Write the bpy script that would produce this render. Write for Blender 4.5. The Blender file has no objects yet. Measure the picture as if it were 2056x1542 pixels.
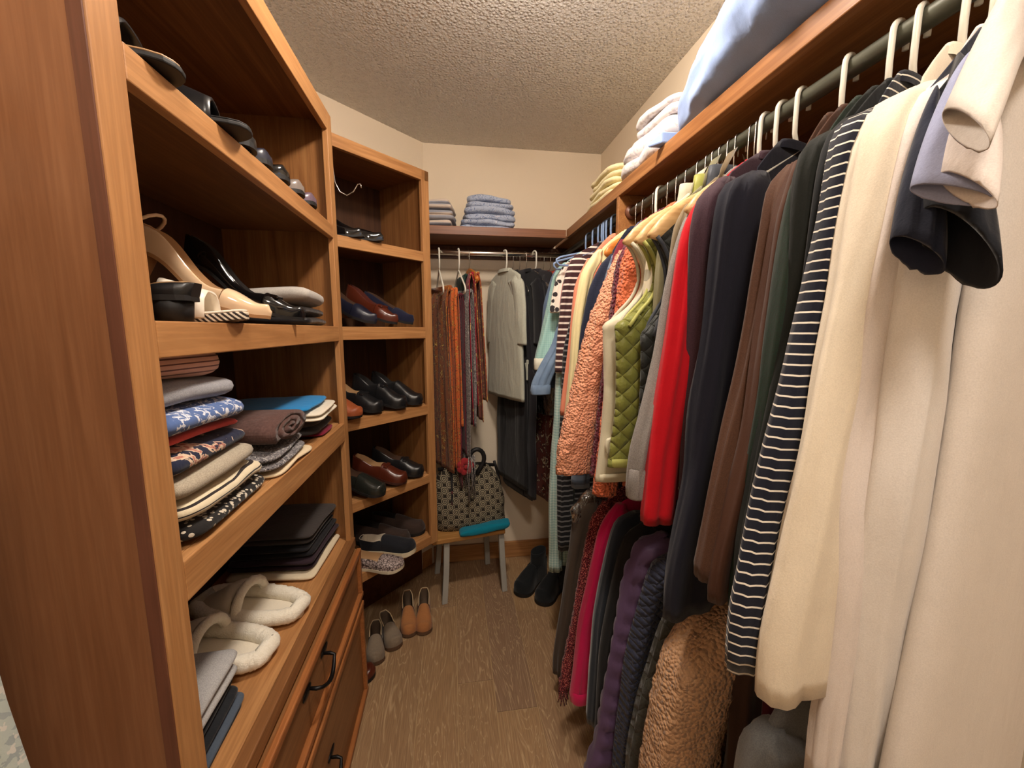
import bpy, math, random
from mathutils import Vector, noise as mnoise
R = math.radians
scene = bpy.context.scene
col = scene.collection

# ---------------------------------------------------------------- camera, light, exposure
cam_d = bpy.data.cameras.new('camera')
cam = bpy.data.objects.new('camera', cam_d); col.objects.link(cam)
cam_d.sensor_width = 36.0
cam_d.lens = 36.0 * 804.0 / 2056.0
cam_d.clip_start = 0.02
cam.location = (0, 0, 1.435)
cam.rotation_euler = (R(90 - 7.7), 0, R(-8.35))
scene.camera = cam

world = bpy.data.worlds.new('world'); scene.world = world
world.use_nodes = True
world.node_tree.nodes['Background'].inputs[0].default_value = (1.0, 0.88, 0.72, 1)
world.node_tree.nodes['Background'].inputs[1].default_value = 0.4
scene.view_settings.view_transform = 'Standard'
scene.view_settings.look = 'None'
scene.view_settings.gamma = 1.0
scene.view_settings.use_curve_mapping = False
scene.view_settings.exposure = 0.0
try:
    scene.cycles.use_denoising = True
    scene.cycles.max_bounces = 8
    scene.cycles.diffuse_bounces = 4
except Exception:
    pass
LAMP = (0.10, -0.20, 2.44)      # the flush ceiling lamp of the closet
LAMP_E = 112.0
LAMP_COL = (1.0, 0.88, 0.76)
FILL_LAMP = (0.18, 0.95, 2.44)  # added fill lamp, out of view, to brighten the back wall
FILL_LAMP_E = 260.0

# ---------------------------------------------------------------- node helpers
def C(r, g, b):
    def f(v):
        v /= 255.0
        return v / 12.92 if v <= 0.04045 else ((v + 0.055) / 1.055) ** 2.4
    return (f(r), f(g), f(b), 1.0)

class N:
    def __init__(s, name, rough=0.85, spec=0.25, sheen=0.0, metal=0.0):
        s.m = bpy.data.materials.new(name); s.m.use_nodes = True
        s.t = s.m.node_tree; s.b = s.t.nodes['Principled BSDF']
        s.b.inputs['Roughness'].default_value = rough
        s.b.inputs['Specular IOR Level'].default_value = spec
        s.b.inputs['Metallic'].default_value = metal
        s.b.inputs['Sheen Weight'].default_value = sheen
        s.co = s.n('ShaderNodeTexCoord').outputs['Object']
    def n(s, t): return s.t.nodes.new(t)
    def put(s, inp, v):
        if hasattr(v, 'is_output'): s.t.links.new(v, inp)
        else: inp.default_value = v
    def scale(s, v, vec=None):
        n = s.n('ShaderNodeMapping'); s.put(n.inputs['Vector'], vec or s.co)
        n.inputs['Scale'].default_value = v; return n.outputs[0]
    def shift(s, vec, off):
        n = s.n('ShaderNodeVectorMath'); n.operation = 'ADD'
        s.put(n.inputs[0], vec); s.put(n.inputs[1], off); return n.outputs[0]
    def noise(s, sc, det=3.0, vec=None, dist=0.0, rough=0.5):
        n = s.n('ShaderNodeTexNoise'); s.put(n.inputs['Vector'], vec or s.co)
        n.inputs['Scale'].default_value = sc; n.inputs['Detail'].default_value = det
        n.inputs['Distortion'].default_value = dist; n.inputs['Roughness'].default_value = rough
        return n.outputs['Fac']
    def voro(s, sc, vec=None, out='Distance', feat='F1'):
        n = s.n('ShaderNodeTexVoronoi'); n.feature = feat; s.put(n.inputs['Vector'], vec or s.co)
        n.inputs['Scale'].default_value = sc; return n.outputs[out]
    def math(s, op, a, b=0.0, c=0.0):
        n = s.n('ShaderNodeMath'); n.operation = op
        s.put(n.inputs[0], a); s.put(n.inputs[1], b); s.put(n.inputs[2], c); return n.outputs[0]
    def sep(s, vec=None):
        n = s.n('ShaderNodeSeparateXYZ'); s.put(n.inputs[0], vec or s.co); return n.outputs
    def ramp(s, f, stops, const=False):
        n = s.n('ShaderNodeValToRGB'); s.put(n.inputs[0], f); e = n.color_ramp.elements
        if const: n.color_ramp.interpolation = 'CONSTANT'
        while len(e) < len(stops): e.new(0.5)
        for i, (p, c) in enumerate(stops): e[i].position = p; e[i].color = c
        return n.outputs[0]
    def mix(s, f, a, b, mode='MIX'):
        n = s.n('ShaderNodeMix'); n.data_type = 'RGBA'; n.blend_type = mode
        s.put(n.inputs[0], f); s.put(n.inputs[6], a); s.put(n.inputs[7], b); return n.outputs[2]
    def rand(s):
        return s.n('ShaderNodeObjectInfo').outputs['Random']
    def bump(s, h, st=0.3, d=0.002, normal=None):
        n = s.n('ShaderNodeBump'); n.inputs['Strength'].default_value = st
        n.inputs['Distance'].default_value = d; s.put(n.inputs['Height'], h)
        if normal: s.put(n.inputs['Normal'], normal)
        s.put(s.b.inputs['Normal'], n.outputs[0]); return n.outputs[0]
    def color(s, c): s.put(s.b.inputs['Base Color'], c); return s
    def rough(s, r): s.put(s.b.inputs['Roughness'], r); return s

def dark(c, k): return (c[0] * k, c[1] * k, c[2] * k, 1.0)

def wood(name, axis, light, mid, darkc, rough=0.42, spec=0.35, fine=1.0, bandsc=1.0):
    m = N(name, rough, spec)
    st = [22.0, 22.0, 22.0]; st['xyz'.index(axis)] = 1.3
    off = m.n('ShaderNodeCombineXYZ')
    r = m.math('MULTIPLY', m.rand(), 17.0)
    for i in range(3): m.put(off.inputs[i], r)
    v = m.shift(m.co, off.outputs[0])
    g = m.noise(1.0 * bandsc, 5.0, m.scale(tuple(st), v), dist=1.2, rough=0.6)
    st2 = [170.0, 170.0, 170.0]; st2['xyz'.index(axis)] = 7.0
    f = m.noise(1.0, 2.0, m.scale(tuple(st2), v))
    st3 = [5.0, 5.0, 5.0]; st3['xyz'.index(axis)] = 0.8
    b = m.noise(1.0, 2.0, m.scale(tuple(st3), v))
    c = m.ramp(g, [(0.30, darkc), (0.50, mid), (0.72, light)])
    c = m.mix(m.math('MULTIPLY', m.ramp(f, [(0.42, (1, 1, 1, 1)), (0.60, (0, 0, 0, 1))]), 0.34 * fine), c, dark(darkc, 0.75))
    c = m.mix(m.math('MULTIPLY', b, 0.35), c, darkc)
    m.color(c); m.bump(f, 0.12, 0.001)
    return m.m

def plain(name, c, rough=0.5, spec=0.4, metal=0.0, var=0.0, bump=0.0, bsc=300.0):
    m = N(name, rough, spec, metal=metal)
    if var: m.color(m.mix(m.noise(14.0, 4.0), dark(c, 1 - var), dark(c, 1 + var * 0.6)))
    else: m.color(c)
    if bump: m.bump(m.noise(bsc, 3.0), bump, 0.001)
    return m.m

FAB = {}
def fab(name, c, kind='plain', c2=None, c3=None, p=0.02, duty=0.5, rough=0.92, sheen=0.15, bump=0.35, axis=2, wob=0.0, sc=60.0):
    if name in FAB: return FAB[name]
    m = N('cloth_' + name, rough, 0.15, sheen)
    m.b.inputs['Sheen Roughness'].default_value = 0.5
    fine = m.noise(520.0, 2.0)
    base = m.mix(m.noise(30.0, 4.0), dark(c, 0.86), dark(c, 1.08)) if c else None
    if c and kind == 'plain': base = m.mix(m.math('ADD', m.math('MULTIPLY', m.noise(800.0, 1.0), 0.7), m.math('MULTIPLY', m.noise(30.0, 4.0), 0.3)), dark(c, 0.80), dark(c, 1.16))
    h = fine
    if kind == 'stripe':
        v = m.sep()[axis]
        if wob: v = m.math('ADD', v, m.math('MULTIPLY', m.noise(7.0, 2.0), wob))
        s = m.math('LESS_THAN', m.math('FRACT', m.math('DIVIDE', v, p)), duty)
        base = m.mix(s, base, c2)
    elif kind == 'multistripe':
        s = m.math('FRACT', m.math('DIVIDE', m.sep()[axis], p))
        base = m.ramp(s, [(0.0, c), (0.22, c2), (0.34, c), (0.5, c3), (0.62, c), (0.8, c2), (0.86, c3)], True)
    elif kind == 'heather':
        base = m.mix(m.ramp(m.noise(sc * 9, 3.0), [(0.35, (0, 0, 0, 1)), (0.65, (1, 1, 1, 1))]), c, c2 or dark(c, 0.7))
    elif kind == 'knit':
        w = m.math('SINE', m.math('MULTIPLY', m.sep()[0], 6.283 / 0.006))
        w2 = m.math('SINE', m.math('MULTIPLY', m.sep()[2], 6.283 / 0.006))
        h = m.math('ADD', m.math('MULTIPLY', w, 0.3), m.math('ADD', m.math('MULTIPLY', w2, 0.3), m.noise(260.0, 2.0)))
        base = m.mix(m.noise(150.0, 3.0), dark(c, 0.7), c2 or dark(c, 1.2)); bump = 0.7
    elif kind == 'fleece':
        n1 = m.voro(sc, m.shift(m.co, m.scale((0.012, 0.012, 0.012), m.n('ShaderNodeTexNoise').outputs['Color'])))
        base = m.mix(m.noise(55.0, 4.0), dark(c, 0.82), c2 or dark(c, 1.1))
        h = m.math('ADD', m.math('MULTIPLY', n1, -1.2), m.math('MULTIPLY', m.noise(330.0, 3.0), 0.25)); bump = 1.0
        m.bump(h, 1.0, 0.006)
    elif kind == 'blotch':
        n1 = m.noise(sc, 3.0, dist=1.5)
        base = m.ramp(n1, [(0.0, c), (0.545, c2), (0.60, c3 or c), (0.66, c)], True)
    elif kind == 'floral':
        v1 = m.voro(sc); base = m.mix(m.math('LESS_THAN', v1, 0.36), base, c2)
        if c3: base = m.mix(m.math('LESS_THAN', m.voro(sc * 0.6), 0.22), base, c3)
    elif kind == 'gingham':
        a = m.math('GREATER_THAN', m.math('SINE', m.math('MULTIPLY', m.sep()[0], 6.283 / p)), 0.0)
        b = m.math('GREATER_THAN', m.math('SINE', m.math('MULTIPLY', m.sep()[2], 6.283 / p)), 0.0)
        base = m.mix(m.math('MULTIPLY', m.math('ADD', a, b), 0.5), c2, c)
    elif kind == 'quilt':
        a = m.math('ABSOLUTE', m.math('SINE', m.math('MULTIPLY', m.math('ADD', m.sep()[0], m.sep()[2]), 3.1416 / p)))
        b = m.math('ABSOLUTE', m.math('SINE', m.math('MULTIPLY', m.math('SUBTRACT', m.sep()[0], m.sep()[2]), 3.1416 / p)))
        h = m.math('POWER', m.math('MULTIPLY', a, b), 0.4)
        h = m.math('ADD', h, m.math('MULTIPLY', m.noise(90.0, 3.0), 0.4))
        m.bump(h, 0.9, 0.008)
    elif kind == 'denim':
        base = m.mix(m.noise(22.0, 4.0), c, c2 or dark(c, 1.6))
    elif kind == 'twill':
        h = m.math('SINE', m.math('MULTIPLY', m.math('ADD', m.sep()[0], m.sep()[2]), 6.283 / 0.004))
    elif kind == 'fleck':
        base = m.mix(m.math('GREATER_THAN', m.noise(sc * 5, 2.0), 0.56), base, c2)
        if c3: base = m.mix(m.math('LESS_THAN', m.noise(sc * 4, 2.0, m.shift(m.co, (3, 1, 2))), 0.40), base, c3)
    m.color(base)
    if kind not in ('fleece', 'quilt'):
        wr = m.noise(38.0, 3.0, m.scale((1, 1, 0.35)))
        m.bump(m.math('ADD', m.math('MULTIPLY', h, 0.12), m.math('MULTIPLY', wr, 1.6)), bump, 0.004)
    FAB[name] = m.m
    return m.m

# ---------------------------------------------------------------- mesh helpers
class M:
    def __init__(s): s.v = []; s.f = []
    def add(s, vs, fs):
        o = len(s.v); s.v += [tuple(v) for v in vs]; s.f += [tuple(i + o for i in f) for f in fs]; return s
    def box(s, x0, x1, y0, y1, z0, z1):
        return s.add([(x0, y0, z0), (x1, y0, z0), (x1, y1, z0), (x0, y1, z0), (x0, y0, z1), (x1, y0, z1), (x1, y1, z1), (x0, y1, z1)],
                     [(3, 2, 1, 0), (4, 5, 6, 7), (0, 1, 5, 4), (1, 2, 6, 5), (2, 3, 7, 6), (3, 0, 4, 7)])
    def prism(s, pts, z0, z1):
        n = len(pts)
        return s.add([(x, y, z0) for x, y in pts] + [(x, y, z1) for x, y in pts],
                     [tuple(range(n))[::-1], tuple(range(n, 2 * n))] + [(i, (i + 1) % n, n + (i + 1) % n, n + i) for i in range(n)])
    def loft(s, rings, cap0=True, cap1=True, closed=True):
        n = len(rings[0]); vs = [p for r in rings for p in r]; fs = []
        for i in range(len(rings) - 1):
            for j in range(n if closed else n - 1):
                k = (j + 1) % n
                fs.append((i * n + j, i * n + k, (i + 1) * n + k, (i + 1) * n + j))
        if cap0: fs.append(tuple(range(n))[::-1])
        if cap1: fs.append(tuple(range((len(rings) - 1) * n, len(rings) * n)))
        return s.add(vs, fs)
    def tube(s, path, r, n=8, caps=True, closed=False):
        path = [Vector(p) for p in path]; rings = []; up = None
        m = len(path)
        for i, p in enumerate(path):
            if closed: d = path[(i + 1) % m] - path[i - 1]
            else: d = path[min(i + 1, m - 1)] - path[max(i - 1, 0)]
            d.normalize()
            if up is None:
                up = Vector((0, 0, 1)) if abs(d.z) < 0.9 else Vector((0, 1, 0))
            a = d.cross(up)
            if a.length < 1e-4: a = d.cross(Vector((1, 0, 0)))
            a.normalize(); b = a.cross(d).normalized(); up = b
            rr = r[i] if isinstance(r, (list, tuple)) else r
            rings.append([p + (a * math.cos(2 * math.pi * k / n) + b * math.sin(2 * math.pi * k / n)) * rr for k in range(n)])
        if closed: rings.append(rings[0]); caps = False
        return s.loft(rings, caps, caps)
    def lathe(s, prof, n=20, c=(0, 0)):
        return s.loft([[(c[0] + r * math.cos(2 * math.pi * k / n), c[1] + r * math.sin(2 * math.pi * k / n), z) for k in range(n)] for r, z in prof])
    def blob(s, c, a, e1=0.5, e2=0.35, nu=32, nv=12, rz=0.0, amp=0.0, fr=9.0, seed=0.0, tilt=(0, 0)):
        """superellipsoid cushion: half sizes a, e1 vertical squareness, e2 plan squareness"""
        def sp(x, e): return math.copysign(abs(x) ** e, x)
        cs, sn = math.cos(rz), math.sin(rz); rings = []
        for i in range(nv + 1):
            t = -math.pi / 2 + math.pi * i / nv; t = max(min(t, 1.553), -1.553)
            ring = []
            for j in range(nu):
                u = 2 * math.pi * j / nu
                x = a[0] * sp(math.cos(t), e1) * sp(math.cos(u), e2)
                y = a[1] * sp(math.cos(t), e1) * sp(math.sin(u), e2)
                z = a[2] * sp(math.sin(t), e1)
                if amp:
                    q = Vector((x, y, z)) * fr + Vector((seed, seed * 1.7, seed * 0.3))
                    k = mnoise.noise_vector(q) * amp
                    x += k.x; y += k.y; z += k.z * 0.6
                z += x * tilt[0] + y * tilt[1]
                ring.append((c[0] + x * cs - y * sn, c[1] + x * sn + y * cs, c[2] + z))
            rings.append(ring)
        return s.loft(rings)
    def build(s, name, mat, parent=None, label=None, smooth=True, bevel=0.0, at=None, seg=2, kind=None):
        me = bpy.data.meshes.new(name)
        v = s.v
        if at: v = [(x - at[0], y - at[1], z - at[2]) for x, y, z in v]
        me.from_pydata([tuple(p) for p in v], [], s.f); me.validate()
        me.materials.append(mat)
        if smooth: me.polygons.foreach_set('use_smooth', [True] * len(me.polygons))
        o = bpy.data.objects.new(name, me); col.objects.link(o)
        if at and parent is None: o.location = at
        if parent: o.parent = parent
        if bevel:
            b = o.modifiers.new('bevel', 'BEVEL'); b.width = bevel; b.segments = seg; b.limit_method = 'ANGLE'
        if label: o['label'] = label
        if kind: o['kind'] = kind
        return o

def thing(name, label, cat, loc=(0, 0, 0), rz=0.0, group=None, rx=0.0, ry=0.0):
    o = bpy.data.objects.new(name, None); o.empty_display_size = 0.05; col.objects.link(o)
    o.location = loc; o.rotation_euler = (rx, ry, rz)
    o['label'] = label; o['category'] = cat
    if group: o['group'] = group
    return o
def struct(name, m, mat, smooth=False, bevel=0.0, parent=None):
    o = m.build(name, mat, parent, None, smooth, bevel)
    if parent is None: o['kind'] = 'structure'
    return o
def lerp(a, b, t): return a + (b - a) * t
def interp(xs, ys, x):
    if x <= xs[0]: return ys[0]
    for i in range(len(xs) - 1):
        if x <= xs[i + 1]:
            t = (x - xs[i]) / (xs[i + 1] - xs[i]); return ys[i] + (ys[i + 1] - ys[i]) * t
    return ys[-1]
def sstep(a, b, x):
    t = max(0.0, min(1.0, (x - a) / (b - a))); return t * t * (3 - 2 * t)
def nz(x, y=0.0, z=0.0): return mnoise.noise(Vector((x, y, z)))

# ---------------------------------------------------------------- shared materials
OAK_L, OAK_M, OAK_D = C(204, 154, 102), C(188, 136, 86), C(158, 108, 64)
W = {a: wood('oak_' + a, a, OAK_L, OAK_M, OAK_D) for a in 'xyz'}
WP = wood('oak_side_panel', 'z', C(154, 106, 72), C(144, 96, 63), C(130, 84, 53), bandsc=1.6)
WR = wood('oak_reddish', 'z', C(120, 76, 56), C(108, 66, 48), C(92, 54, 38))
WSH = wood('shelf_wood', 'y', C(184, 132, 82), C(164, 112, 66), C(132, 84, 48))
WSHX = wood('shelf_wood_x', 'x', C(158, 106, 72), C(138, 88, 58), C(108, 66, 42))
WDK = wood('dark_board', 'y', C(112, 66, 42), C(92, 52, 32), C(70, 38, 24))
WDR = wood('drawer_wood', 'y', C(164, 116, 72), C(146, 100, 60), C(116, 74, 42))
WDO = wood('drawer_orange', 'y', C(190, 126, 74), C(170, 108, 60), C(138, 82, 44))
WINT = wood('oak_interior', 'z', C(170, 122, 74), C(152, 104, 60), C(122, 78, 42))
WSB_SHADE = {a: wood('shelf_board_shade_' + a, a, C(150, 104, 62), C(130, 88, 52), C(104, 66, 36)) for a in 'xy'}  # darker oak: shade inside the compartments put into the board colour
WBK_SHADE = wood('oak_back', 'z', C(92, 62, 42), C(80, 52, 34), C(64, 40, 26))  # back panels coloured darker to carry the shade inside the units
WPALE = wood('pale_wood', 'x', C(228, 196, 146), C(216, 180, 128), C(192, 150, 100), rough=0.4)
WORANGE = wood('orange_wood', 'x', C(226, 150, 72), C(210, 128, 54), C(180, 98, 40), rough=0.35)
WSTOOL = wood('stool_wood', 'x', C(206, 158, 96), C(188, 138, 78), C(150, 102, 54))
BLACKMETAL = plain('black_metal', C(28, 26, 26), 0.4, 0.5, 0.6)
STEEL = plain('steel_wire', C(190, 184, 176), 0.25, 0.5, 1.0)
CHROME = plain('chrome', C(240, 238, 232), 0.24, 0.5, 1.0)
RODGREY = plain('grey_painted_pipe', C(96, 97, 84), 0.38, 0.5, 0.25, var=0.15, bump=0.1)
RODDARK = plain('dark_pipe', C(60, 58, 54), 0.4, 0.5, 0.3, var=0.1)
WHITEPL = plain('white_plastic', C(226, 222, 208), 0.35, 0.5)
BLUEPL = plain('blue_plastic', C(128, 152, 190), 0.35, 0.5)
IVORYPL = plain('ivory_plastic', C(236, 228, 200), 0.35, 0.5)
GREYPAINT = plain('grey_painted_wood', C(168, 166, 158), 0.6, 0.3, var=0.1)
# ---------------------------------------------------------------- room
XL, XR, YF, YB, H = -0.745, 0.869, -1.0, 2.37, 2.44
def paint(name, c, sc, st, big=0.0):
    m = N(name, 0.9, 0.2)
    m.color(m.mix(m.noise(3.0, 3.0), dark(c, 0.95), dark(c, 1.03)))
    m.bump(m.noise(sc, 4.0), st, 0.003)
    return m.m
WALL = paint('wall_paint', C(236, 220, 196), 130.0, 0.25)
pc = N('popcorn_ceiling', 0.95, 0.1)
v1 = pc.voro(88.0, pc.shift(pc.co, pc.scale((0.02, 0.02, 0.02), pc.n('ShaderNodeTexNoise').outputs['Color'])))
hh = pc.math('ADD', pc.math('MULTIPLY', pc.ramp(v1, [(0.1, (1, 1, 1, 1)), (0.65, (0, 0, 0, 1))]), 1.0), pc.noise(230.0, 4.0))
pc.color(pc.mix(pc.noise(4.0), C(244, 238, 228), C(250, 244, 234)))
pc.bump(hh, 1.0, 0.009)
TILE = N('plank_wood', 0.5, 0.35)
r = TILE.math('MULTIPLY', TILE.rand(), 31.0)
off = TILE.n('ShaderNodeCombineXYZ')
for i in range(3): TILE.put(off.inputs[i], r)
tv = TILE.shift(TILE.co, off.outputs[0])
g = TILE.noise(1.0, 4.0, TILE.scale((9.0, 1.1, 1.0), tv), dist=1.2, rough=0.5)
rings = TILE.math('ABSOLUTE', TILE.math('SINE', TILE.math('MULTIPLY', g, 60.0)))
fine = TILE.noise(1.0, 2.0, TILE.scale((210.0, 14.0, 1.0), tv))
cA = TILE.ramp(TILE.rand(), [(0.0, C(146, 116, 86)), (0.5, C(168, 134, 96)), (1.0, C(138, 110, 88))])
tc = TILE.mix(TILE.math('MULTIPLY', TILE.ramp(rings, [(0.0, (1, 1, 1, 1)), (0.42, (0, 0, 0, 1))]), 0.6), cA, C(204, 176, 136))
tc = TILE.mix(TILE.math('MULTIPLY', TILE.ramp(fine, [(0.4, (1, 1, 1, 1)), (0.6, (0, 0, 0, 1))]), 0.35), tc, C(116, 88, 64))
TILE.color(tc); TILE.bump(fine, 0.1, 0.001)
GROUT = plain('grout', C(176, 146, 108), 0.9)

fl = struct('floor', M().box(XL - 0.1, XR + 0.1, YF - 0.6, YB + 0.1, -0.06, -0.003), GROUT)
rnd = random.Random(4)
xs = [-0.76, -0.61, -0.46, -0.31, -0.16, -0.008, 0.138, 0.296, 0.45, 0.60, 0.75, 0.90]
fixed = {5: [0.35, 1.475], 6: [0.2, 1.33], 4: [0.9, 1.95], 7: [0.75, 1.86]}
for i in range(len(xs) - 1):
    cuts = fixed.get(i, [rnd.uniform(-0.2, 0.4)]); 
    if i not in fixed: cuts.append(cuts[0] + 1.15)
    ys = [YF] + [c for c in cuts if c < YB - 0.1] + [YB]
    for j in range(len(ys) - 1):
        g_ = 0.0016
        M().box(xs[i] + g_, xs[i + 1] - g_, ys[j] + g_, ys[j + 1] - g_, -0.0025, 0.0).build('plank', TILE.m, fl, None, False, 0.0008, seg=1)
struct('ceiling', M().box(XL - 0.1, XR + 0.1, YF - 0.1, YB + 0.1, H, H + 0.06), pc.m)
struct('wall_right', M().box(XR, XR + 0.08, YF - 0.1, YB + 0.08, 0, H), WALL)
struct('wall_back', M().box(-0.145, XR + 0.02, YB, YB + 0.08, 0, H), WALL)
struct('wall_angled', M().prism([(-0.141, YB), (XL, YB - 0.604), (XL - 0.06, YB - 0.544), (-0.201, YB + 0.06)], 0, H), WALL)
struct('wall_left', M().box(XL - 0.08, XL, YF - 0.1, YB - 0.58, 0, H), WALL)
wf = M().box(XL - 0.05, -0.42, YF - 0.08, YF, 0, H).box(0.42, XR + 0.05, YF - 0.08, YF, 0, H).box(-0.42, 0.42, YF - 0.08, YF, 2.05, H)
struct('wall_front', wf, WALL)
struct('baseboard_back', M().box(-0.14, XR, YB - 0.016, YB, 0, 0.105), W['x'], bevel=0.003)
struct('baseboard_angled', M().prism([(-0.152, 2.355), (-0.205, 2.302), (-0.217, 2.314), (-0.164, 2.367)], 0, 0.105), W['x'], bevel=0.002)
struct('baseboard_right', M().box(XR - 0.016, XR, YF, YB - 0.016, 0, 0.105), W['y'], bevel=0.003)

# ceiling lamp
lt = thing('ceiling_lamp', 'round flush ceiling lamp with glowing white dome behind the viewer', 'lamp', LAMP)
M().lathe([(0.0, -0.002), (0.125, -0.002), (0.13, -0.02), (0.0, -0.02)], 32).build('base', plain('lamp_base', C(225, 220, 210)), lt, at=None)
em = bpy.data.materials.new('lamp_glow'); em.use_nodes = True
eb = em.node_tree.nodes['Principled BSDF']
eb.inputs['Emission Color'].default_value = LAMP_COL + (1,); eb.inputs['Emission Strength'].default_value = LAMP_E
M().lathe([(0.0, -0.094), (0.04, -0.092), (0.075, -0.08), (0.10, -0.055), (0.11, -0.021), (0.0, -0.021)], 28).build('shade', em, lt)

lt_fill = thing('ceiling_lamp', 'added fill lamp on the ceiling above the frame that brightens the back of the closet', 'lamp', FILL_LAMP)  # fill source added for the far end of the room
M().lathe([(0.0, -0.002), (0.085, -0.002), (0.09, -0.018), (0.0, -0.018)], 32).build('base', plain('fill_lamp_base', C(225, 220, 210)), lt_fill)
em_fill = em.copy(); em_fill.node_tree.nodes['Principled BSDF'].inputs['Emission Strength'].default_value = FILL_LAMP_E
M().lathe([(0.0, -0.07), (0.03, -0.068), (0.055, -0.058), (0.072, -0.04), (0.078, -0.019), (0.0, -0.019)], 28).build('shade', em_fill, lt_fill)

# ---------------------------------------------------------------- straight shelf unit on the left
u1 = thing('shelf_unit', 'tall oak shelf unit with two drawers along the left wall', 'shelf unit', (-0.56, 1.02, 0))
A1 = (-0.56, 1.02, 0)
def U1(name, mat, *bx, bev=0.002, parent=None, label=None):
    m = M()
    for b in bx: m.box(*b)
    return m.build(name, mat, parent or u1, label, False, bev, at=A1)
U1('side_panel', WP, (-0.742, -0.403, 0.547, 0.566, 0, 2.13))
U1('edge_strip', WR, (-0.4025, -0.3865, 0.541, 0.5435, 0.0, 2.132), bev=0.0005, label='narrow reddish edge strip')
U1('stile', W['z'], (-0.403, -0.385, 0.544, 0.593, 0, 2.132))
U1('stile', W['z'], (-0.403, -0.385, 1.452, 1.50, 0.60, 2.132))
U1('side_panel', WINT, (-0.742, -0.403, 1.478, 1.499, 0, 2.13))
U1('back_panel', WBK_SHADE, (-0.743, -0.737, 0.566, 1.478, 0.0, 2.13), bev=0)
U1('top_board', WSB_SHADE['y'], (-0.737, -0.403, 0.566, 1.478, 2.11, 2.132))
U1('top_rail', W['y'], (-0.403, -0.385, 0.593, 1.452, 2.072, 2.132))
for z0, z1 in ((1.736, 1.779), (1.397, 1.447), (1.046, 1.108)):
    s = U1('shelf', WSB_SHADE['y'], (-0.737, -0.43, 0.566, 1.478, z1 - 0.02, z1 - 0.0005))
    U1('front_edge', W['y'], (-0.404, -0.385, 0.593, 1.452, z0, z1))
    U1('lit_shelf_front', W['y'], (-0.43, -0.4042, 0.566, 1.478, z1 - 0.02, z1))  # light front strip split off from the boards with painted shade
U1('deck', W['y'], (-0.737, -0.4025, 0.566, 1.478, 0.646, 0.668))
U1('deck_edge', WDR, (-0.4025, -0.376, 0.593, 1.480, 0.630, 0.668), bev=0.003)
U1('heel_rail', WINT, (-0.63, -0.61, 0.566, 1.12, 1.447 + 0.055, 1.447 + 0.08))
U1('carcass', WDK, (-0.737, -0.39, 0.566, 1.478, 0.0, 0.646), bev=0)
def drawer(z0, z1, hz):
    d = U1('drawer', WDR, (-0.39, -0.372, 0.60, 1.479, z0 + 0.004, z1 - 0.004))
    for b in ((-0.374, -0.357, 0.598, 1.482, z1 - 0.022, z1), (-0.374, -0.357, 0.598, 1.482, z0, z0 + 0.02)):
        U1('rail', WDO, b, parent=d, bev=0.004)
    for b in ((-0.374, -0.359, 0.598, 0.62, z0 + 0.02, z1 - 0.022), (-0.374, -0.359, 1.462, 1.482, z0 + 0.02, z1 - 0.022)):
        U1('end_rail', WDO, b, parent=d, bev=0.003)
    h = M()
    yc = 1.003
    for sgn in (-1, 1):
        y0 = yc + sgn * 0.055
        h.blob((-0.371, y0 + sgn * 0.012, hz), (0.004, 0.028, 0.010), 0.8, 0.9, 16, 8)
    pts = [(-0.372, yc - 0.055, hz), (-0.352, yc - 0.056, hz - 0.002)]
    for k in range(9):
        t = k / 8.0; pts.append((-0.340 + 0.006 * math.sin(math.pi * t), yc - 0.052 + 0.104 * t, hz - 0.004 - 0.022 * math.sin(math.pi * t)))
    pts += [(-0.352, yc + 0.056, hz - 0.002), (-0.372, yc + 0.055, hz)]
    h.tube(pts, [0.004, 0.005] + [0.0042 + 0.0016 * math.sin(math.pi * k / 8) for k in range(9)] + [0.005, 0.004], 8)
    h.build('handle', BLACKMETAL, d, 'black bail handle', True, 0, at=A1)
drawer(0.428, 0.622, 0.553)
drawer(0.020, 0.408, 0.222)

# ---------------------------------------------------------------- angled shelf unit in the corner
A2 = (-0.094, 1.93, 0.0)
u2 = thing('shelf_unit', 'narrow oak shoe shelf unit set at an angle across the corner', 'shelf unit', A2, R(45))
def U2(name, mat, *bx, bev=0.002, label=None):
    m = M()
    for b in bx: m.box(*b)
    return m.build(name, mat, u2, label, False, bev)
DP = 0.338; LX = -0.59
U2('stile', W['z'], (-0.042, 0, 0, 0.018, 0.38, 2.132))
U2('stile', W['z'], (LX, LX + 0.03, 0, 0.018, 0.38, 2.132))
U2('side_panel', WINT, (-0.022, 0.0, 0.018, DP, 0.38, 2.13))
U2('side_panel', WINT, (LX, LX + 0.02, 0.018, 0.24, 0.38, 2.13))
U2('back_panel', WBK_SHADE, (LX + 0.16, -0.022, DP - 0.008, DP, 0.0, 2.13), bev=0)
U2('top_board', WSB_SHADE['x'], (LX + 0.12, -0.022, 0.018, DP - 0.01, 2.11, 2.131))
U2('top_rail', W['x'], (LX + 0.03, -0.0, 0.0, 0.018, 2.088, 2.133))
for z0, z1 in ((1.740, 1.783), (1.396, 1.447), (1.038, 1.084), (0.70, 0.741), (0.382, 0.424)):
    U2('shelf', WSB_SHADE['x'], (LX + 0.12, -0.022, 0.06, DP - 0.01, z1 - 0.02, z1 - 0.0005))
    U2('lit_shelf_front', W['x'], (LX + 0.05, -0.022, 0.0192, 0.06, z1 - 0.02, z1))  # kept light in front of the shade-coloured board
    U2('front_edge', W['x'], (LX + 0.03, -0.042, 0.0, 0.019, z0, z1))
U2('base_panel', WDK, (LX + 0.17, 0.16, 0.318, 0.334, 0.0, 0.38), label='dark recessed base board')
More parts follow.
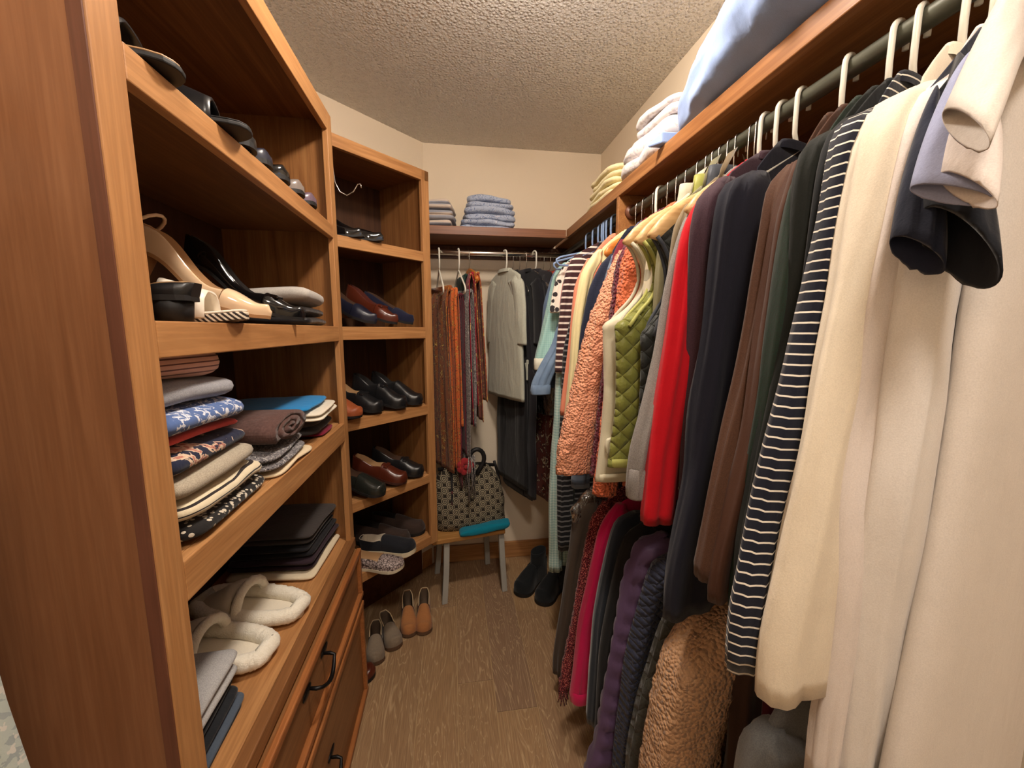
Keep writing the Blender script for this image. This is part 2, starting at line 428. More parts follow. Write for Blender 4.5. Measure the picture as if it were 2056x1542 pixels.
for z1 in (1.447, 1.084, 0.741):
    U2('heel_rail', WSB_SHADE['x'], (LX + 0.13, -0.022, 0.222, 0.238, z1 + 0.04, z1 + 0.06))

# ---------------------------------------------------------------- hanging shelves, divider, rods
sr = thing('closet_shelf', 'long wooden shelf high on the right wall above the clothes rod', 'shelf', (0.727, 0.7, 1.90))
def WB(name, mat, parent, at, *bx, bev=0.002, label=None):
    m = M()
    for b in bx: m.box(*b)
    return m.build(name, mat, parent, label, False, bev, at=at)
aS = (0.727, 0.7, 1.90)
WB('board', WSH, sr, aS, (0.603, 0.868, -0.98, 2.368, 1.905, 1.925))
WB('front_edge', WSH, sr, aS, (0.585, 0.603, -0.98, 2.069, 1.90, 1.941))
WB('cleat', WDK, sr, aS, (0.850, 0.868, -0.98, 2.368, 1.825, 1.905))
dv = WB('dividing_panel', WSH, sr, aS, (0.586, 0.849, 1.41, 1.43, 1.745, 1.905))
bk = M().prism([(0.584, 2.088), (0.584, 2.368), (-0.146, 2.368), (-0.330, 2.184), (-0.243, 2.088)], 1.905, 1.925)
sb = thing('closet_shelf', 'short wooden shelf high across the back wall over the chrome rod', 'shelf', (0.2, 2.2, 1.90))
bk.build('board', WSHX, sb, None, False, 0, at=(0.2, 2.2, 1.90))
WB('front_edge', WSHX, sb, (0.2, 2.2, 1.90), (-0.225, 0.584, 2.07, 2.088, 1.90, 1.941))
WB('cleat', WDK, sb, (0.2, 2.2, 1.90), (-0.14, 0.845, 2.352, 2.369, 1.835, 1.904))
RX, RZ = 0.634, 1.846
def rod(label, a, b, r, mat, flange=None, fm=None):
    c = ((a[0] + b[0]) / 2, (a[1] + b[1]) / 2, (a[2] + b[2]) / 2)
    t = thing('clothes_rod', label, 'rod', c)
    M().tube([a, b], r, 18).build('pipe', mat, t, at=c)
    for f in (flange or []):
        p, q = f
        M().tube([p, q], r * 1.75, 18).build('flange', fm or mat, t, at=c)
rod('grey metal clothes rod under the right shelf in front of the divider', (RX, -0.9, RZ), (RX, 1.409, RZ), 0.0140, RODGREY,
    [((RX, 1.398, RZ), (RX, 1.4095, RZ))], WR)
rod('dark metal clothes rod under the right shelf beyond the divider', (RX, 1.431, 1.858), (RX, 2.34, 1.858), 0.0130, RODDARK)
rod('shiny chrome clothes rod under the back shelf', (-0.262, 2.125, 1.824), (0.60, 2.125, 1.824), 0.0125, CHROME)
rod('low clothes rod behind the lower row of coats', (0.66, 0.50, 0.985), (0.66, 1.75, 0.985), 0.013, RODDARK)

# ---------------------------------------------------------------- stool
st = thing('step_stool', 'low stool with wooden seat and grey legs holding the patterned bag', 'stool', (0.045, 2.14, 0), R(10))
M().box(-0.20, 0.195, -0.145, 0.15, 0.337, 0.362).build('seat', WSTOOL, st, None, False, 0.004)
for sx, sy in ((-0.12, -0.115), (0.178, -0.115), (-0.12, 0.12), (0.155, 0.12)):
    ex = 0.012 if sx > 0 else -0.022
    ey = -0.025 if sy < 0 else 0.02
    m = M(); rr = []
    for t in (0, 0.5, 1.0):
        x = sx + ex * (1 - t) ** 1.5; y = sy + ey * (1 - t); z = 0.337 * t; w = 0.015
        rr.append([(x - w, y - 0.011, z), (x + w, y - 0.011, z), (x + w, y + 0.011, z), (x - w, y + 0.011, z)])
    m.loft(rr).build('leg', GREYPAINT, st, None, False, 0.003)
# ---------------------------------------------------------------- hangers and garments
def frame(name, label, cat, rx, y, phi, z, group=None, back=False):
    """an Empty on the rod; local +x runs along the hanger towards the aisle, +y towards the viewer"""
    if back: return thing(name, label, cat, (rx, y, z), R(-90 + phi), group)
    return thing(name, label, cat, (rx, y, z), R(180 + phi), group)

HK = {}
def hook_pts(rr, drop, tip):
    pts = [(-rr, 0, -tip), (-rr, 0, 0)]
    for k in range(1, 8):
        t = math.pi * k / 8; pts.append((-rr * math.cos(t), 0, rr * math.sin(t)))
    pts += [(rr, 0, 0), (rr, 0, -drop * 0.45), (rr * 0.92, 0, -drop * 0.68), (rr * 0.55, 0, -drop * 0.86), (0, 0, -drop)]
    return pts
def hanger(kind, label, rx, y, phi, z=RZ, half=0.19, sl=0.075, group='hangers on the rods', back=False, mat=None, r=0.0145):
    """plastic: thick tube; wire: thin; wood: flat curved arms with a wire hook"""
    t = frame({'plastic': 'plastic_hanger', 'wire': 'wire_hanger', 'wood': 'wooden_hanger'}[kind], label, 'hanger', rx, y, phi, z, group, back)
    key = (kind, half, sl, r)
    mh = mat or {'plastic': WHITEPL, 'wire': STEEL, 'wood': STEEL}[kind]
    rr = r + {'plastic': 0.0047, 'wire': 0.0018, 'wood': 0.002}[kind]
    tr = {'plastic': 0.0042, 'wire': 0.0013, 'wood': 0.0016}[kind]
    if key not in HK:
        a = M().tube(hook_pts(rr, 0.088, 0.012 if kind == 'plastic' else 0.02), tr, 8 if kind == 'plastic' else 6).build('hook', mh, t)
        b = M(); zn = -0.086
        if kind == 'wood':
            for s in (-1, 1):
                rings = []
                for i in range(11):
                    q = i / 10.0; x = s * half * q; zc = zn - 0.008 - sl * q ** 1.6
                    hz = lerp(0.016, 0.026, sstep(0.3, 0.85, q)) * (1 - 0.75 * sstep(0.86, 1.0, q)); hy = lerp(0.006, 0.010, q)
                    zc -= (hz - 0.016) * 0.5
                    rings.append([(x, hy * math.cos(w), zc + hz * math.sin(w)) for w in [2 * math.pi * k / 12 for k in range(12)]])
                b.loft(rings)
        else:
            pts = [(0, 0, zn), (half * 0.5, 0, zn - sl * 0.5), (half * 0.92, 0, zn - sl * 0.92), (half, 0, zn - sl - 0.006), (half, 0, zn - sl - 0.016), (half * 0.94, 0, zn - sl - 0.028),
                   (0, 0, zn - sl - 0.03), (-half * 0.94, 0, zn - sl - 0.028), (-half, 0, zn - sl - 0.016), (-half, 0, zn - sl - 0.006), (-half * 0.92, 0, zn - sl * 0.92), (-half * 0.5, 0, zn - sl * 0.5)]
            b.tube(pts, tr, 8, closed=True)
        b_ = b.build('arms', {'wood': WPALE}.get(kind, mh), t)
        HK[key] = (a.data, b_.data)
        if mat:
            for o in (a, b_): o.data.materials[0] = mat if (kind != 'wood' or o is b_) else STEEL
    else:
        for nm, d, mm in zip(('hook', 'arms'), HK[key], (STEEL if kind == 'wood' else mh, (mat or WPALE) if kind == 'wood' else mh)):
            o = bpy.data.objects.new(nm, d); col.objects.link(o); o.parent = t
            if mm is not d.materials[0]:
                o.material_slots[0].link = 'OBJECT'; o.material_slots[0].material = mm
    return t

def ellring(cx, cy, a, b, z, n, e=0.8, ph=0.0, amp=0.0, k=3.0, sd=0.0):
    out = []
    for j in range(n):
        u = 2 * math.pi * j / n
        x = math.copysign(abs(math.cos(u)) ** e, math.cos(u)); y = math.copysign(abs(math.sin(u)) ** e, math.sin(u))
        f = 1.0
        if amp: f += amp * nz(math.cos(u) * k + sd, math.sin(u) * k, ph)
        out.append((cx + a * x * f, cy + b * y * f, z))
    return out

def crease(ring, cx, cy, z, sd, depth=0.42):
    """press two soft vertical folds into a ring of a hanging sleeve"""
    out = []
    n = len(ring)
    for j, (x, y, zz) in enumerate(ring):
        u = 2 * math.pi * j / n; k = 1.0
        for i, (u0, dd) in enumerate(((1.15, 1.0), (2.15, 0.8), (0.35, 0.5))):
            uc = u0 + 0.35 * nz(z * 2.2, sd + i * 3.1)
            d = (u - uc + math.pi) % (2 * math.pi) - math.pi
            k -= depth * dd * math.exp(-(d / 0.24) ** 2) * (0.55 + 0.9 * abs(nz(z * 3 + i, sd * 2)))
        out.append((cx + (x - cx) * (0.5 + 0.5 * k), cy + (y - cy) * k, zz))
    return out

def fuzz(m, amp, fr, seed):
    """push points along a cell noise so pile fabric gets a lumpy outline"""
    out = []
    for x, y, z in m.v:
        p = Vector((x, y, z)) * fr + Vector((seed, seed, seed))
        d = mnoise.noise_vector(p) * amp + mnoise.noise_vector(p * 2.7) * (amp * 0.5)
        out.append((x + d.x, y + d.y, z + d.z))
    m.v = out; return m

def garment(name, label, cat, y, phi, E, bottom, mat, w0=0.10, w1=0.062, st=0.026, bt=0.009, bw=None, bhem=None, rx=RX, z=RZ,
            group=None, hg=None, hglabel=None, fleece=0.0, ribs=0.0, ribp=0.05, cuff=None, collar=True, colmat=None, back=False,
            wallmax=0.222, nsl=30, nn=30, sd=0.0, sleeve=True, cmat=None, hgmat=None, flare=0.012, neckw=0.065, cufflen=0.06, hgroup='hangers on the rods', body_y=0.0, hghalf=None):
    """E: aisle edge (r, z world) from shoulder to cuff. bottom: z of the sleeve end."""
    t = frame(name, label, cat, rx, y, phi, z, group, back)
    lz = lambda v: v - z
    sh = E[0]; zn = z - 0.083
    if bhem is None: bhem = bottom + 0.015
    if bw is None: bw = max(0.12, min(sh[0] - 0.012, 0.18))
    # body
    m = M(); rings = []; nb = 34; n2 = 26 if not fleece else 60
    if fleece: nb = 70
    zs = sh[1] + 0.004
    for i in range(nb + 1):
        q = i / nb; zz = lerp(zn, bhem, q)
        if zz > zs: hw = lerp(neckw, bw, ((zn - zz) / max(zn - zs, 1e-3)) ** 0.9)
        else: hw = bw + flare * (zs - zz) / max(zs - bhem, 0.1) + 0.004 * nz(zz * 9 + sd)
        th = bt * (0.45 + 0.55 * sstep(0.0, 0.25, q)) * (1 + 0.12 * nz(zz * 6, sd))
        if ribs: th *= 1 - ribs * (1 - abs(math.sin(math.pi * (zz - bhem) / ribp)) ** 0.6)
        ring = []
        for j in range(n2):
            u = 2 * math.pi * j / n2
            cx = math.copysign(abs(math.cos(u)) ** 0.8, math.cos(u)); cy = math.copysign(abs(math.sin(u)) ** 0.8, math.sin(u))
            x = hw * cx
            x = max(x, -0.215)
            fold = 0.35 * bt * q * nz(x * 16 + sd, zz * 1.2, sd) + 0.2 * bt * q * nz(x * 40, zz * 3 + sd)
            ring.append((x, th * cy + fold + body_y, lz(zz)))
        rings.append(ring)
    last = rings[-1]
    for f, dz in ((0.93, 0.0015), (0.88, 0.02), (0.80, 0.03)): rings.append([(x * f, y_ * f, z_ + dz) for x, y_, z_ in last])
    m.loft(rings, True, True)
    if fleece: fuzz(m, fleece, 70.0, sd)
    m.build('body', mat, t)
    # sleeves
    if sleeve:
        pts = [Vector((p[0], p[1])) for p in E]
        if pts[-1][1] > bottom + 0.004: pts.append(Vector((pts[-1][0] - 0.002, bottom)))
        L = [0.0]
        for a, b in zip(pts, pts[1:]): L.append(L[-1] + (b - a).length)
        ns = nsl if not fleece else 80; nr = nn if not fleece else 44
        if ribs: ns = 60
        for sgn in (1, -1):
            m = M(); rings = []; last = None
            for i in range(ns + 1):
                q = i / ns; d = q * L[-1]
                er = interp(L, [p[0] for p in pts], d); ez = interp(L, [p[1] for p in pts], d)
                if 1 < i < ns - 1:   # smooth the corner points
                    d0, d1 = max(d - 0.03, 0), min(d + 0.03, L[-1])
                    er = 0.5 * er + 0.25 * (interp(L, [p[0] for p in pts], d0) + interp(L, [p[0] for p in pts], d1))
                w = lerp(w0, w1, q ** 0.8); th = lerp(st * 1.1, st * 0.85, q)
                k = sstep(0.0, 0.10, q)
                k2 = 0.30 + 0.70 * k
                w *= k2; th *= 0.45 + 0.55 * k
                th *= 1 + 0.16 * nz(ez * 8, sd + sgn); w *= 1 + 0.06 * nz(ez * 7, sd * 2 + 4)
                if ribs:
                    kk = 1 - ribs * (1 - abs(math.sin(math.pi * (ez - bottom) / ribp)) ** 0.6); th *= kk; w *= 0.6 + 0.4 * kk
                if sgn < 0: er = min(er, wallmax)
                cx = er - w * 0.5
                cy = body_y + (0.006 * nz(ez * 5, sd + 3) + 0.004) * k
                rg = ellring(sgn * cx, cy, w * 0.5, th * 0.5 * 1.25, lz(ez), nr, 0.85, ez * 2.4, 0.22 if not fleece else 0.12, 2.6, sd)
                if not fleece and not ribs: rg = crease(rg, sgn * cx, cy, ez, sd, 0.42 * sstep(0.06, 0.3, q))
                rings.append(rg)
                last = (sgn * cx, cy, w * 0.5, th * 0.62, lz(ez))
            lr = rings[-1]; c0 = last
            for f, dz in ((0.92, 0.001), (0.84, 0.02), (0.7, 0.035)): rings.append([(c0[0] + (x - c0[0]) * f, c0[1] + (y_ - c0[1]) * f, z_ + dz) for x, y_, z_ in lr])
            m.loft(rings, True, True)
            if fleece: fuzz(m, fleece, 70.0, sd + 3)
            s = m.build('sleeve', mat, t)
            if cuff and sgn > 0:
                c = M(); cx, cy, a, b, z0 = last
                c.loft([ellring(cx, cy, a * f, b * f, z0 + dz, 20, 0.85) for dz, f in ((cufflen, 0.97), (cufflen - 0.003, 1.05), (cufflen * 0.5, 1.07), (0.001, 1.06), (-0.003, 1.0), (-0.002, 0.9), (0.02, 0.84))], False, False)
                c.build('cuff', cmat or mat, s)
    if collar:
        c = M(); rr = []
        for dz, f in ((-0.010, 1.0), (0.000, 0.94), (0.006, 0.86), (0.007, 0.78), (0.0, 0.74)):
            rr.append(ellring(0, body_y, neckw * f, bt * 0.8 * f + 0.004, zn - z + dz, 22, 0.9))
        c.loft(rr, False, False)
        if fleece: fuzz(c, fleece * 0.7, 70.0, sd)
        c.build('collar', colmat or mat, t)
    if hg:
        hanger(hg, hglabel or ('hanger holding the ' + label.split(',')[0]), rx, y, phi, z, hghalf or min(sh[0] - 0.02, 0.185), zn - sh[1] + 0.004 if zn - sh[1] < 0.13 else 0.1, hgroup, back, hgmat)
    return t

GA = 'garments hanging from the upper right rods'
def g(*a, **k):
    k.setdefault('group', GA); return garment(*a, **k)
PEACH = fab('peach_fleece', C(236, 154, 118), 'fleece', C(240, 172, 138), sc=150.0)
MAROONF = fab('maroon_fleece', C(92, 36, 50), 'fleece', C(112, 48, 60), sc=120.0)
CORAL = fab('coral_fleece', C(222, 108, 70), 'fleece', C(232, 128, 88), sc=130.0)
g('fleece_jacket', 'peach fluffy fleece jacket, farthest of the fluffy garments, sleeve hanging forward', 'jacket', 1.14, 9,
  [(0.165, 1.66), (0.196, 1.605), (0.262, 1.452), (0.31, 1.241), (0.348, 1.098), (0.352, 1.05)], 1.022, PEACH, w0=0.10, w1=0.115, st=0.055, bt=0.024, fleece=0.0045, hg='wire', hglabel='wire hanger holding the peach fluffy fleece jacket', sd=1.1, colmat=PEACH)
g('fleece_jacket', 'dark maroon fluffy jacket squeezed between the peach and the coral fleece', 'jacket', 1.095, 9,
  [(0.16, 1.68), (0.192, 1.626), (0.225, 1.383), (0.25, 1.1), (0.256, 1.03)], 1.02, MAROONF, w1=0.07, st=0.034, bt=0.015, fleece=0.003, hg='wire', hglabel='wire hanger holding the dark maroon fluffy jacket', sd=2.2)
g('fleece_jacket', 'coral orange fluffy fleece jacket beside the khaki vest', 'jacket', 1.05, 9,
  [(0.172, 1.66), (0.202, 1.619), (0.219, 1.451), (0.247, 1.182), (0.263, 1.003)], 0.985, CORAL, w1=0.066, st=0.042, bt=0.02, fleece=0.0035, hg='wire', hglabel='wire hanger holding the coral orange fluffy jacket', sd=3.3)
GRAY = fab('gray_fleece', C(142, 136, 132), 'heather', C(118, 113, 110))
g('sweatshirt', 'heather gray sweatshirt with ribbed cuff, beside the red fleece top', 'sweatshirt', 0.82, 18,
  [(0.15, 1.69), (0.19, 1.65), (0.218, 1.563), (0.253, 1.379), (0.3, 1.202), (0.305, 1.125)], 1.10, GRAY, w1=0.07, st=0.04, cuff=True, hg='wood', hglabel='wooden hanger holding the heather gray sweatshirt', sd=4.1)
g('pullover', 'bright red fleece pullover', 'pullover', 0.785, 17,
  [(0.165, 1.69), (0.203, 1.649), (0.224, 1.584), (0.252, 1.371), (0.277, 1.158), (0.283, 1.075)], 1.055, fab('red', C(188, 20, 32), sheen=0.08), w1=0.075, st=0.04, hg='plastic', hglabel='white plastic hanger holding the bright red pullover', sd=5.7)
g('pullover', 'dusty plum fleece pullover between the red and the navy ones', 'pullover', 0.742, 13,
  [(0.15, 1.71), (0.2, 1.671), (0.212, 1.606), (0.204, 1.4), (0.207, 1.237), (0.207, 1.106)], 1.06, fab('plum', C(70, 50, 59), 'heather', C(58, 40, 49), sheen=0.12), w1=0.085, st=0.036, hg='plastic', hglabel='white plastic hanger holding the dusty plum pullover', sd=6.3)
g('pullover', 'long dark navy pullover hanging low in front of the plum one', 'pullover', 0.70, 20,
  [(0.14, 1.70), (0.2, 1.67), (0.212, 1.614), (0.243, 1.32), (0.257, 1.19), (0.296, 0.994)], 0.93, fab('navy', C(28, 28, 38), sheen=0.08), w0=0.13, w1=0.15, st=0.044, bhem=0.885, hg='plastic', hglabel='white plastic hanger holding the long dark navy pullover', sd=7.9)
BR = fab('brown', C(80, 54, 40), 'heather', C(70, 46, 34), sheen=0.1)
g('pullover', 'medium brown fleece pullover with a shoulder seam beside the navy one', 'pullover', 0.612, 20,
  [(0.14, 1.68), (0.183, 1.645), (0.195, 1.566), (0.228, 1.349), (0.28, 1.188), (0.30, 1.084)], 1.065, BR, w1=0.07, st=0.036, hg='plastic', hglabel='white plastic hanger holding the medium brown pullover', sd=8.3)
g('pullover', 'second brown pullover, darker and hanging lower behind the green top', 'pullover', 0.589, 20,
  [(0.165, 1.67), (0.204, 1.598), (0.213, 1.478), (0.245, 1.267), (0.283, 1.11), (0.289, 1.073)], 1.04, fab('brown2', C(72, 46, 34), sheen=0.1), w1=0.066, st=0.03, sd=9.2)
g('pullover', 'dark forest green long sleeved top', 'pullover', 0.567, 20,
  [(0.165, 1.67), (0.203, 1.624), (0.218, 1.528), (0.232, 1.342), (0.246, 1.201), (0.259, 1.069)], 1.035, fab('forest', C(34, 50, 40), 'heather', C(38, 42, 36), sheen=0.1), w1=0.066, st=0.032, sd=10.4)
g('pullover', 'black green long sleeved top between the green and the black ones', 'pullover', 0.541, 17,
  [(0.145, 1.695), (0.201, 1.668), (0.212, 1.587), (0.211, 1.475), (0.226, 1.344), (0.265, 1.143)], 1.05, fab('blackgreen', C(30, 32, 29), sheen=0.08), w1=0.066, st=0.032, hg='plastic', hglabel='white plastic hanger holding the black green top', sd=11.1)
g('pullover', 'black long sleeved top next to the striped shirt', 'pullover', 0.528, 22,
  [(0.155, 1.697), (0.199, 1.666), (0.211, 1.579), (0.214, 1.473), (0.24, 1.35), (0.28, 1.162)], 1.045, fab('black', C(25, 27, 29), sheen=0.08), w1=0.066, st=0.03, sd=12.6)
g('striped_shirt', 'navy long sleeved shirt with thin white stripes', 'shirt', 0.512, 22.5,
  [(0.13, 1.705), (0.205, 1.67), (0.216, 1.633), (0.247, 1.471), (0.289, 1.328), (0.350, 1.108)], 1.04, fab('navy_stripe', C(26, 28, 40), 'stripe', C(226, 218, 204), p=0.0118, duty=0.17, wob=0.006), w1=0.10, st=0.04, hg='plastic', hglabel='white plastic hanger holding the striped navy shirt', sd=13.3)
CREAM = fab('cream_cotton', C(222, 210, 190), bump=0.4)
WHT = fab('white_cotton', C(222, 216, 210), bump=0.4)
WH2 = fab('white_cotton_pinkish', C(220, 210, 204), bump=0.4)
g('cotton_shirt', 'cream long sleeved cotton shirt beside the striped navy one', 'shirt', 0.458, 20,
  [(0.12, 1.707), (0.188, 1.675), (0.214, 1.634), (0.249, 1.467), (0.289, 1.312), (0.325, 1.108)], 1.03, CREAM, w0=0.085, w1=0.145, st=0.05, bhem=1.0, hg='plastic', hglabel='white plastic hanger holding the cream cotton shirt', sd=14.2)
g('cotton_shirt', 'white long sleeved cotton shirt just in front of the cream one', 'shirt', 0.430, 20,
  [(0.125, 1.70), (0.182, 1.662), (0.20, 1.618), (0.228, 1.466), (0.254, 1.259), (0.245, 0.97)], 0.91, WH2, w0=0.10, w1=0.085, st=0.04, hg='plastic', hglabel='white plastic hanger holding the white shirt before the cream one', sd=15.8)
g('cotton_shirt', 'second white long sleeved cotton shirt, behind the short sleeved tops', 'shirt', 0.405, 20,
  [(0.145, 1.69), (0.186, 1.64), (0.197, 1.594), (0.221, 1.455), (0.240, 1.268), (0.213, 0.936)], 0.85, WHT, w0=0.062, w1=0.10, st=0.04, hg='plastic', hglabel='white plastic hanger holding the second white shirt', sd=16.9)
# far part of the rod and beyond the divider
g('cardigan', 'pale yellow cardigan shoulder showing behind the peach fleece', 'cardigan', 1.34, 6,
  [(0.15, 1.70), (0.172, 1.682), (0.213, 1.619), (0.237, 1.472), (0.248, 1.288), (0.262, 1.13)], 1.112, fab('pale_yellow', C(232, 216, 164)), w0=0.05, w1=0.032, st=0.03, hg='wood', hglabel='orange wooden hanger by the divider', hgmat=WORANGE, sd=20.2)
g('pullover', 'dark navy knit top behind the peach fleece', 'pullover', 1.295, 6,
  [(0.12, 1.68), (0.157, 1.647), (0.199, 1.567), (0.222, 1.439), (0.236, 1.275)], 1.24, fab('navy_knit', C(36, 40, 58), 'knit'), w1=0.06, st=0.03, hg='wire', hglabel='wire hanger holding the dark navy knit top', sd=21.4)
g('shirt', 'shirt with blue gray striped cuff poking out below the peach fleece', 'shirt', 1.225, 8,
  [(0.15, 1.66), (0.176, 1.589), (0.222, 1.222), (0.262, 1.008), (0.268, 0.95)], 0.933, fab('bluegray_stripe', C(108, 122, 142), 'stripe', C(80, 92, 112), p=0.03), w1=0.055, st=0.036, hg='wire', hglabel='wire hanger holding the shirt with blue gray cuff', sd=22.5)
g('long_sleeved_top', 'salmon pink long sleeved top beside the brown striped one', 'shirt', 1.45, 6,
  [(0.15, 1.69), (0.178, 1.643), (0.202, 1.59), (0.217, 1.403), (0.246, 1.136)], 1.12, fab('salmon', C(232, 142, 112)), w1=0.05, st=0.03, z=1.858, hg='plastic', hgmat=BLUEPL, hglabel='blue plastic hanger holding the salmon pink top', hgroup='blue hangers', sd=23.5)
g('striped_shirt', 'brown and white striped long sleeved top', 'shirt', 1.60, 6,
  [(0.15, 1.73), (0.162, 1.713), (0.191, 1.664), (0.21, 1.557), (0.223, 1.4), (0.23, 1.275)], 1.262, fab('brown_stripe', C(70, 44, 46), 'stripe', C(232, 216, 204), p=0.025, duty=0.30), w1=0.05, st=0.036, z=1.858, hg='plastic', hgmat=BLUEPL, hglabel='blue plastic hanger holding the brown striped top', hgroup='blue hangers', sd=24.6)
g('blouse', 'pale aqua cotton blouse with a light ruffled cuff', 'blouse', 1.76, 6,
  [(0.15, 1.725), (0.172, 1.709), (0.2, 1.666), (0.227, 1.527), (0.256, 1.396), (0.282, 1.309)], 1.262, fab('aqua', C(150, 196, 190), 'gingham', C(172, 210, 204), p=0.008), w0=0.11, w1=0.11, st=0.05, z=1.858, hg='plastic', hgmat=BLUEPL, hglabel='blue plastic hanger holding the pale aqua blouse', hgroup='blue hangers', cuff=True, cufflen=0.05, cmat=fab('aqua_cuff', C(226, 224, 206)), sd=25.6)
g('printed_blouse', 'white blouse with black flower print and short sleeve', 'blouse', 1.69, 6,
  [(0.15, 1.72), (0.184, 1.69), (0.212, 1.626), (0.232, 1.523)], 1.505, fab('black_print', C(236, 228, 214), 'floral', C(58, 52, 54), sc=36.0), w1=0.08, st=0.034, z=1.858, bhem=1.3, bw=0.15, hg='plastic', hgmat=BLUEPL, hglabel='blue plastic hanger holding the flower print blouse', hgroup='blue hangers', hghalf=0.215, sd=26.6)
g('printed_blouse', 'coral pink short sleeved blouse over the brown striped top', 'blouse', 1.648, 6,
  [(0.14, 1.73), (0.164, 1.703), (0.189, 1.622), (0.2, 1.521)], 1.512, fab('coral_print', C(232, 112, 112), 'floral', C(240, 196, 186), sc=22.0), w1=0.06, st=0.034, z=1.858, bhem=1.4, bw=0.14, hg='plastic', hgmat=BLUEPL, hglabel='blue plastic hanger holding the coral pink blouse', hgroup='blue hangers', hghalf=0.215, sd=27.7)
g('shirt_dress', 'long pale aqua checked dress reaching down to the boots', 'dress', 1.63, 6,
  [(0.15, 1.72), (0.19, 1.48), (0.213, 1.275), (0.231, 0.934), (0.241, 0.712), (0.236, 0.395)], 0.378, fab('seersucker', C(150, 186, 182), 'gingham', C(196, 216, 208), p=0.012, bump=0.8), w0=0.06, w1=0.055, st=0.036, z=1.858, hg='plastic', hgmat=BLUEPL, hglabel='blue plastic hanger holding the long checked dress', hgroup='blue hangers', bw=0.16, sd=28.7, nsl=44)
g('denim_jacket', 'blue denim jacket behind the aqua blouse', 'jacket', 1.85, 6,
  [(0.15, 1.72), (0.173, 1.69), (0.219, 1.552), (0.24, 1.258)], 1.165, fab('denim', C(70, 88, 116), 'denim', C(112, 134, 162)), w1=0.07, st=0.05, z=1.858, hg='plastic', hgmat=BLUEPL, hglabel='blue plastic hanger holding the denim jacket', hgroup='blue hangers', sd=29.9)
g('denim_shirt', 'light denim shirt with turned back cuff below the aqua blouse', 'shirt', 1.72, 8,
  [(0.14, 1.60), (0.19, 1.45), (0.209, 1.376), (0.263, 1.29), (0.308, 1.20)], 1.16, fab('light_denim', C(92, 116, 148), 'denim', C(140, 162, 188)), w0=0.06, w1=0.085, st=0.036, z=1.858, bhem=1.12, sd=30.1, cuff=True, cufflen=0.04)
g('striped_skirt', 'long black and gray pinstriped skirt beside the aqua dress', 'skirt', 1.55, 6,
  [(0.15, 1.6), (0.21, 1.362), (0.216, 1.063), (0.222, 0.856), (0.214, 0.54)], 0.52, fab('pin_stripe', C(30, 30, 34), 'stripe', C(120, 122, 124), p=0.022, duty=0.30), w0=0.05, w1=0.07, st=0.03, z=1.858, hg='plastic', hgmat=BLUEPL, hglabel='blue plastic hanger holding the pinstriped skirt', hgroup='blue hangers', sd=31.1, collar=False)
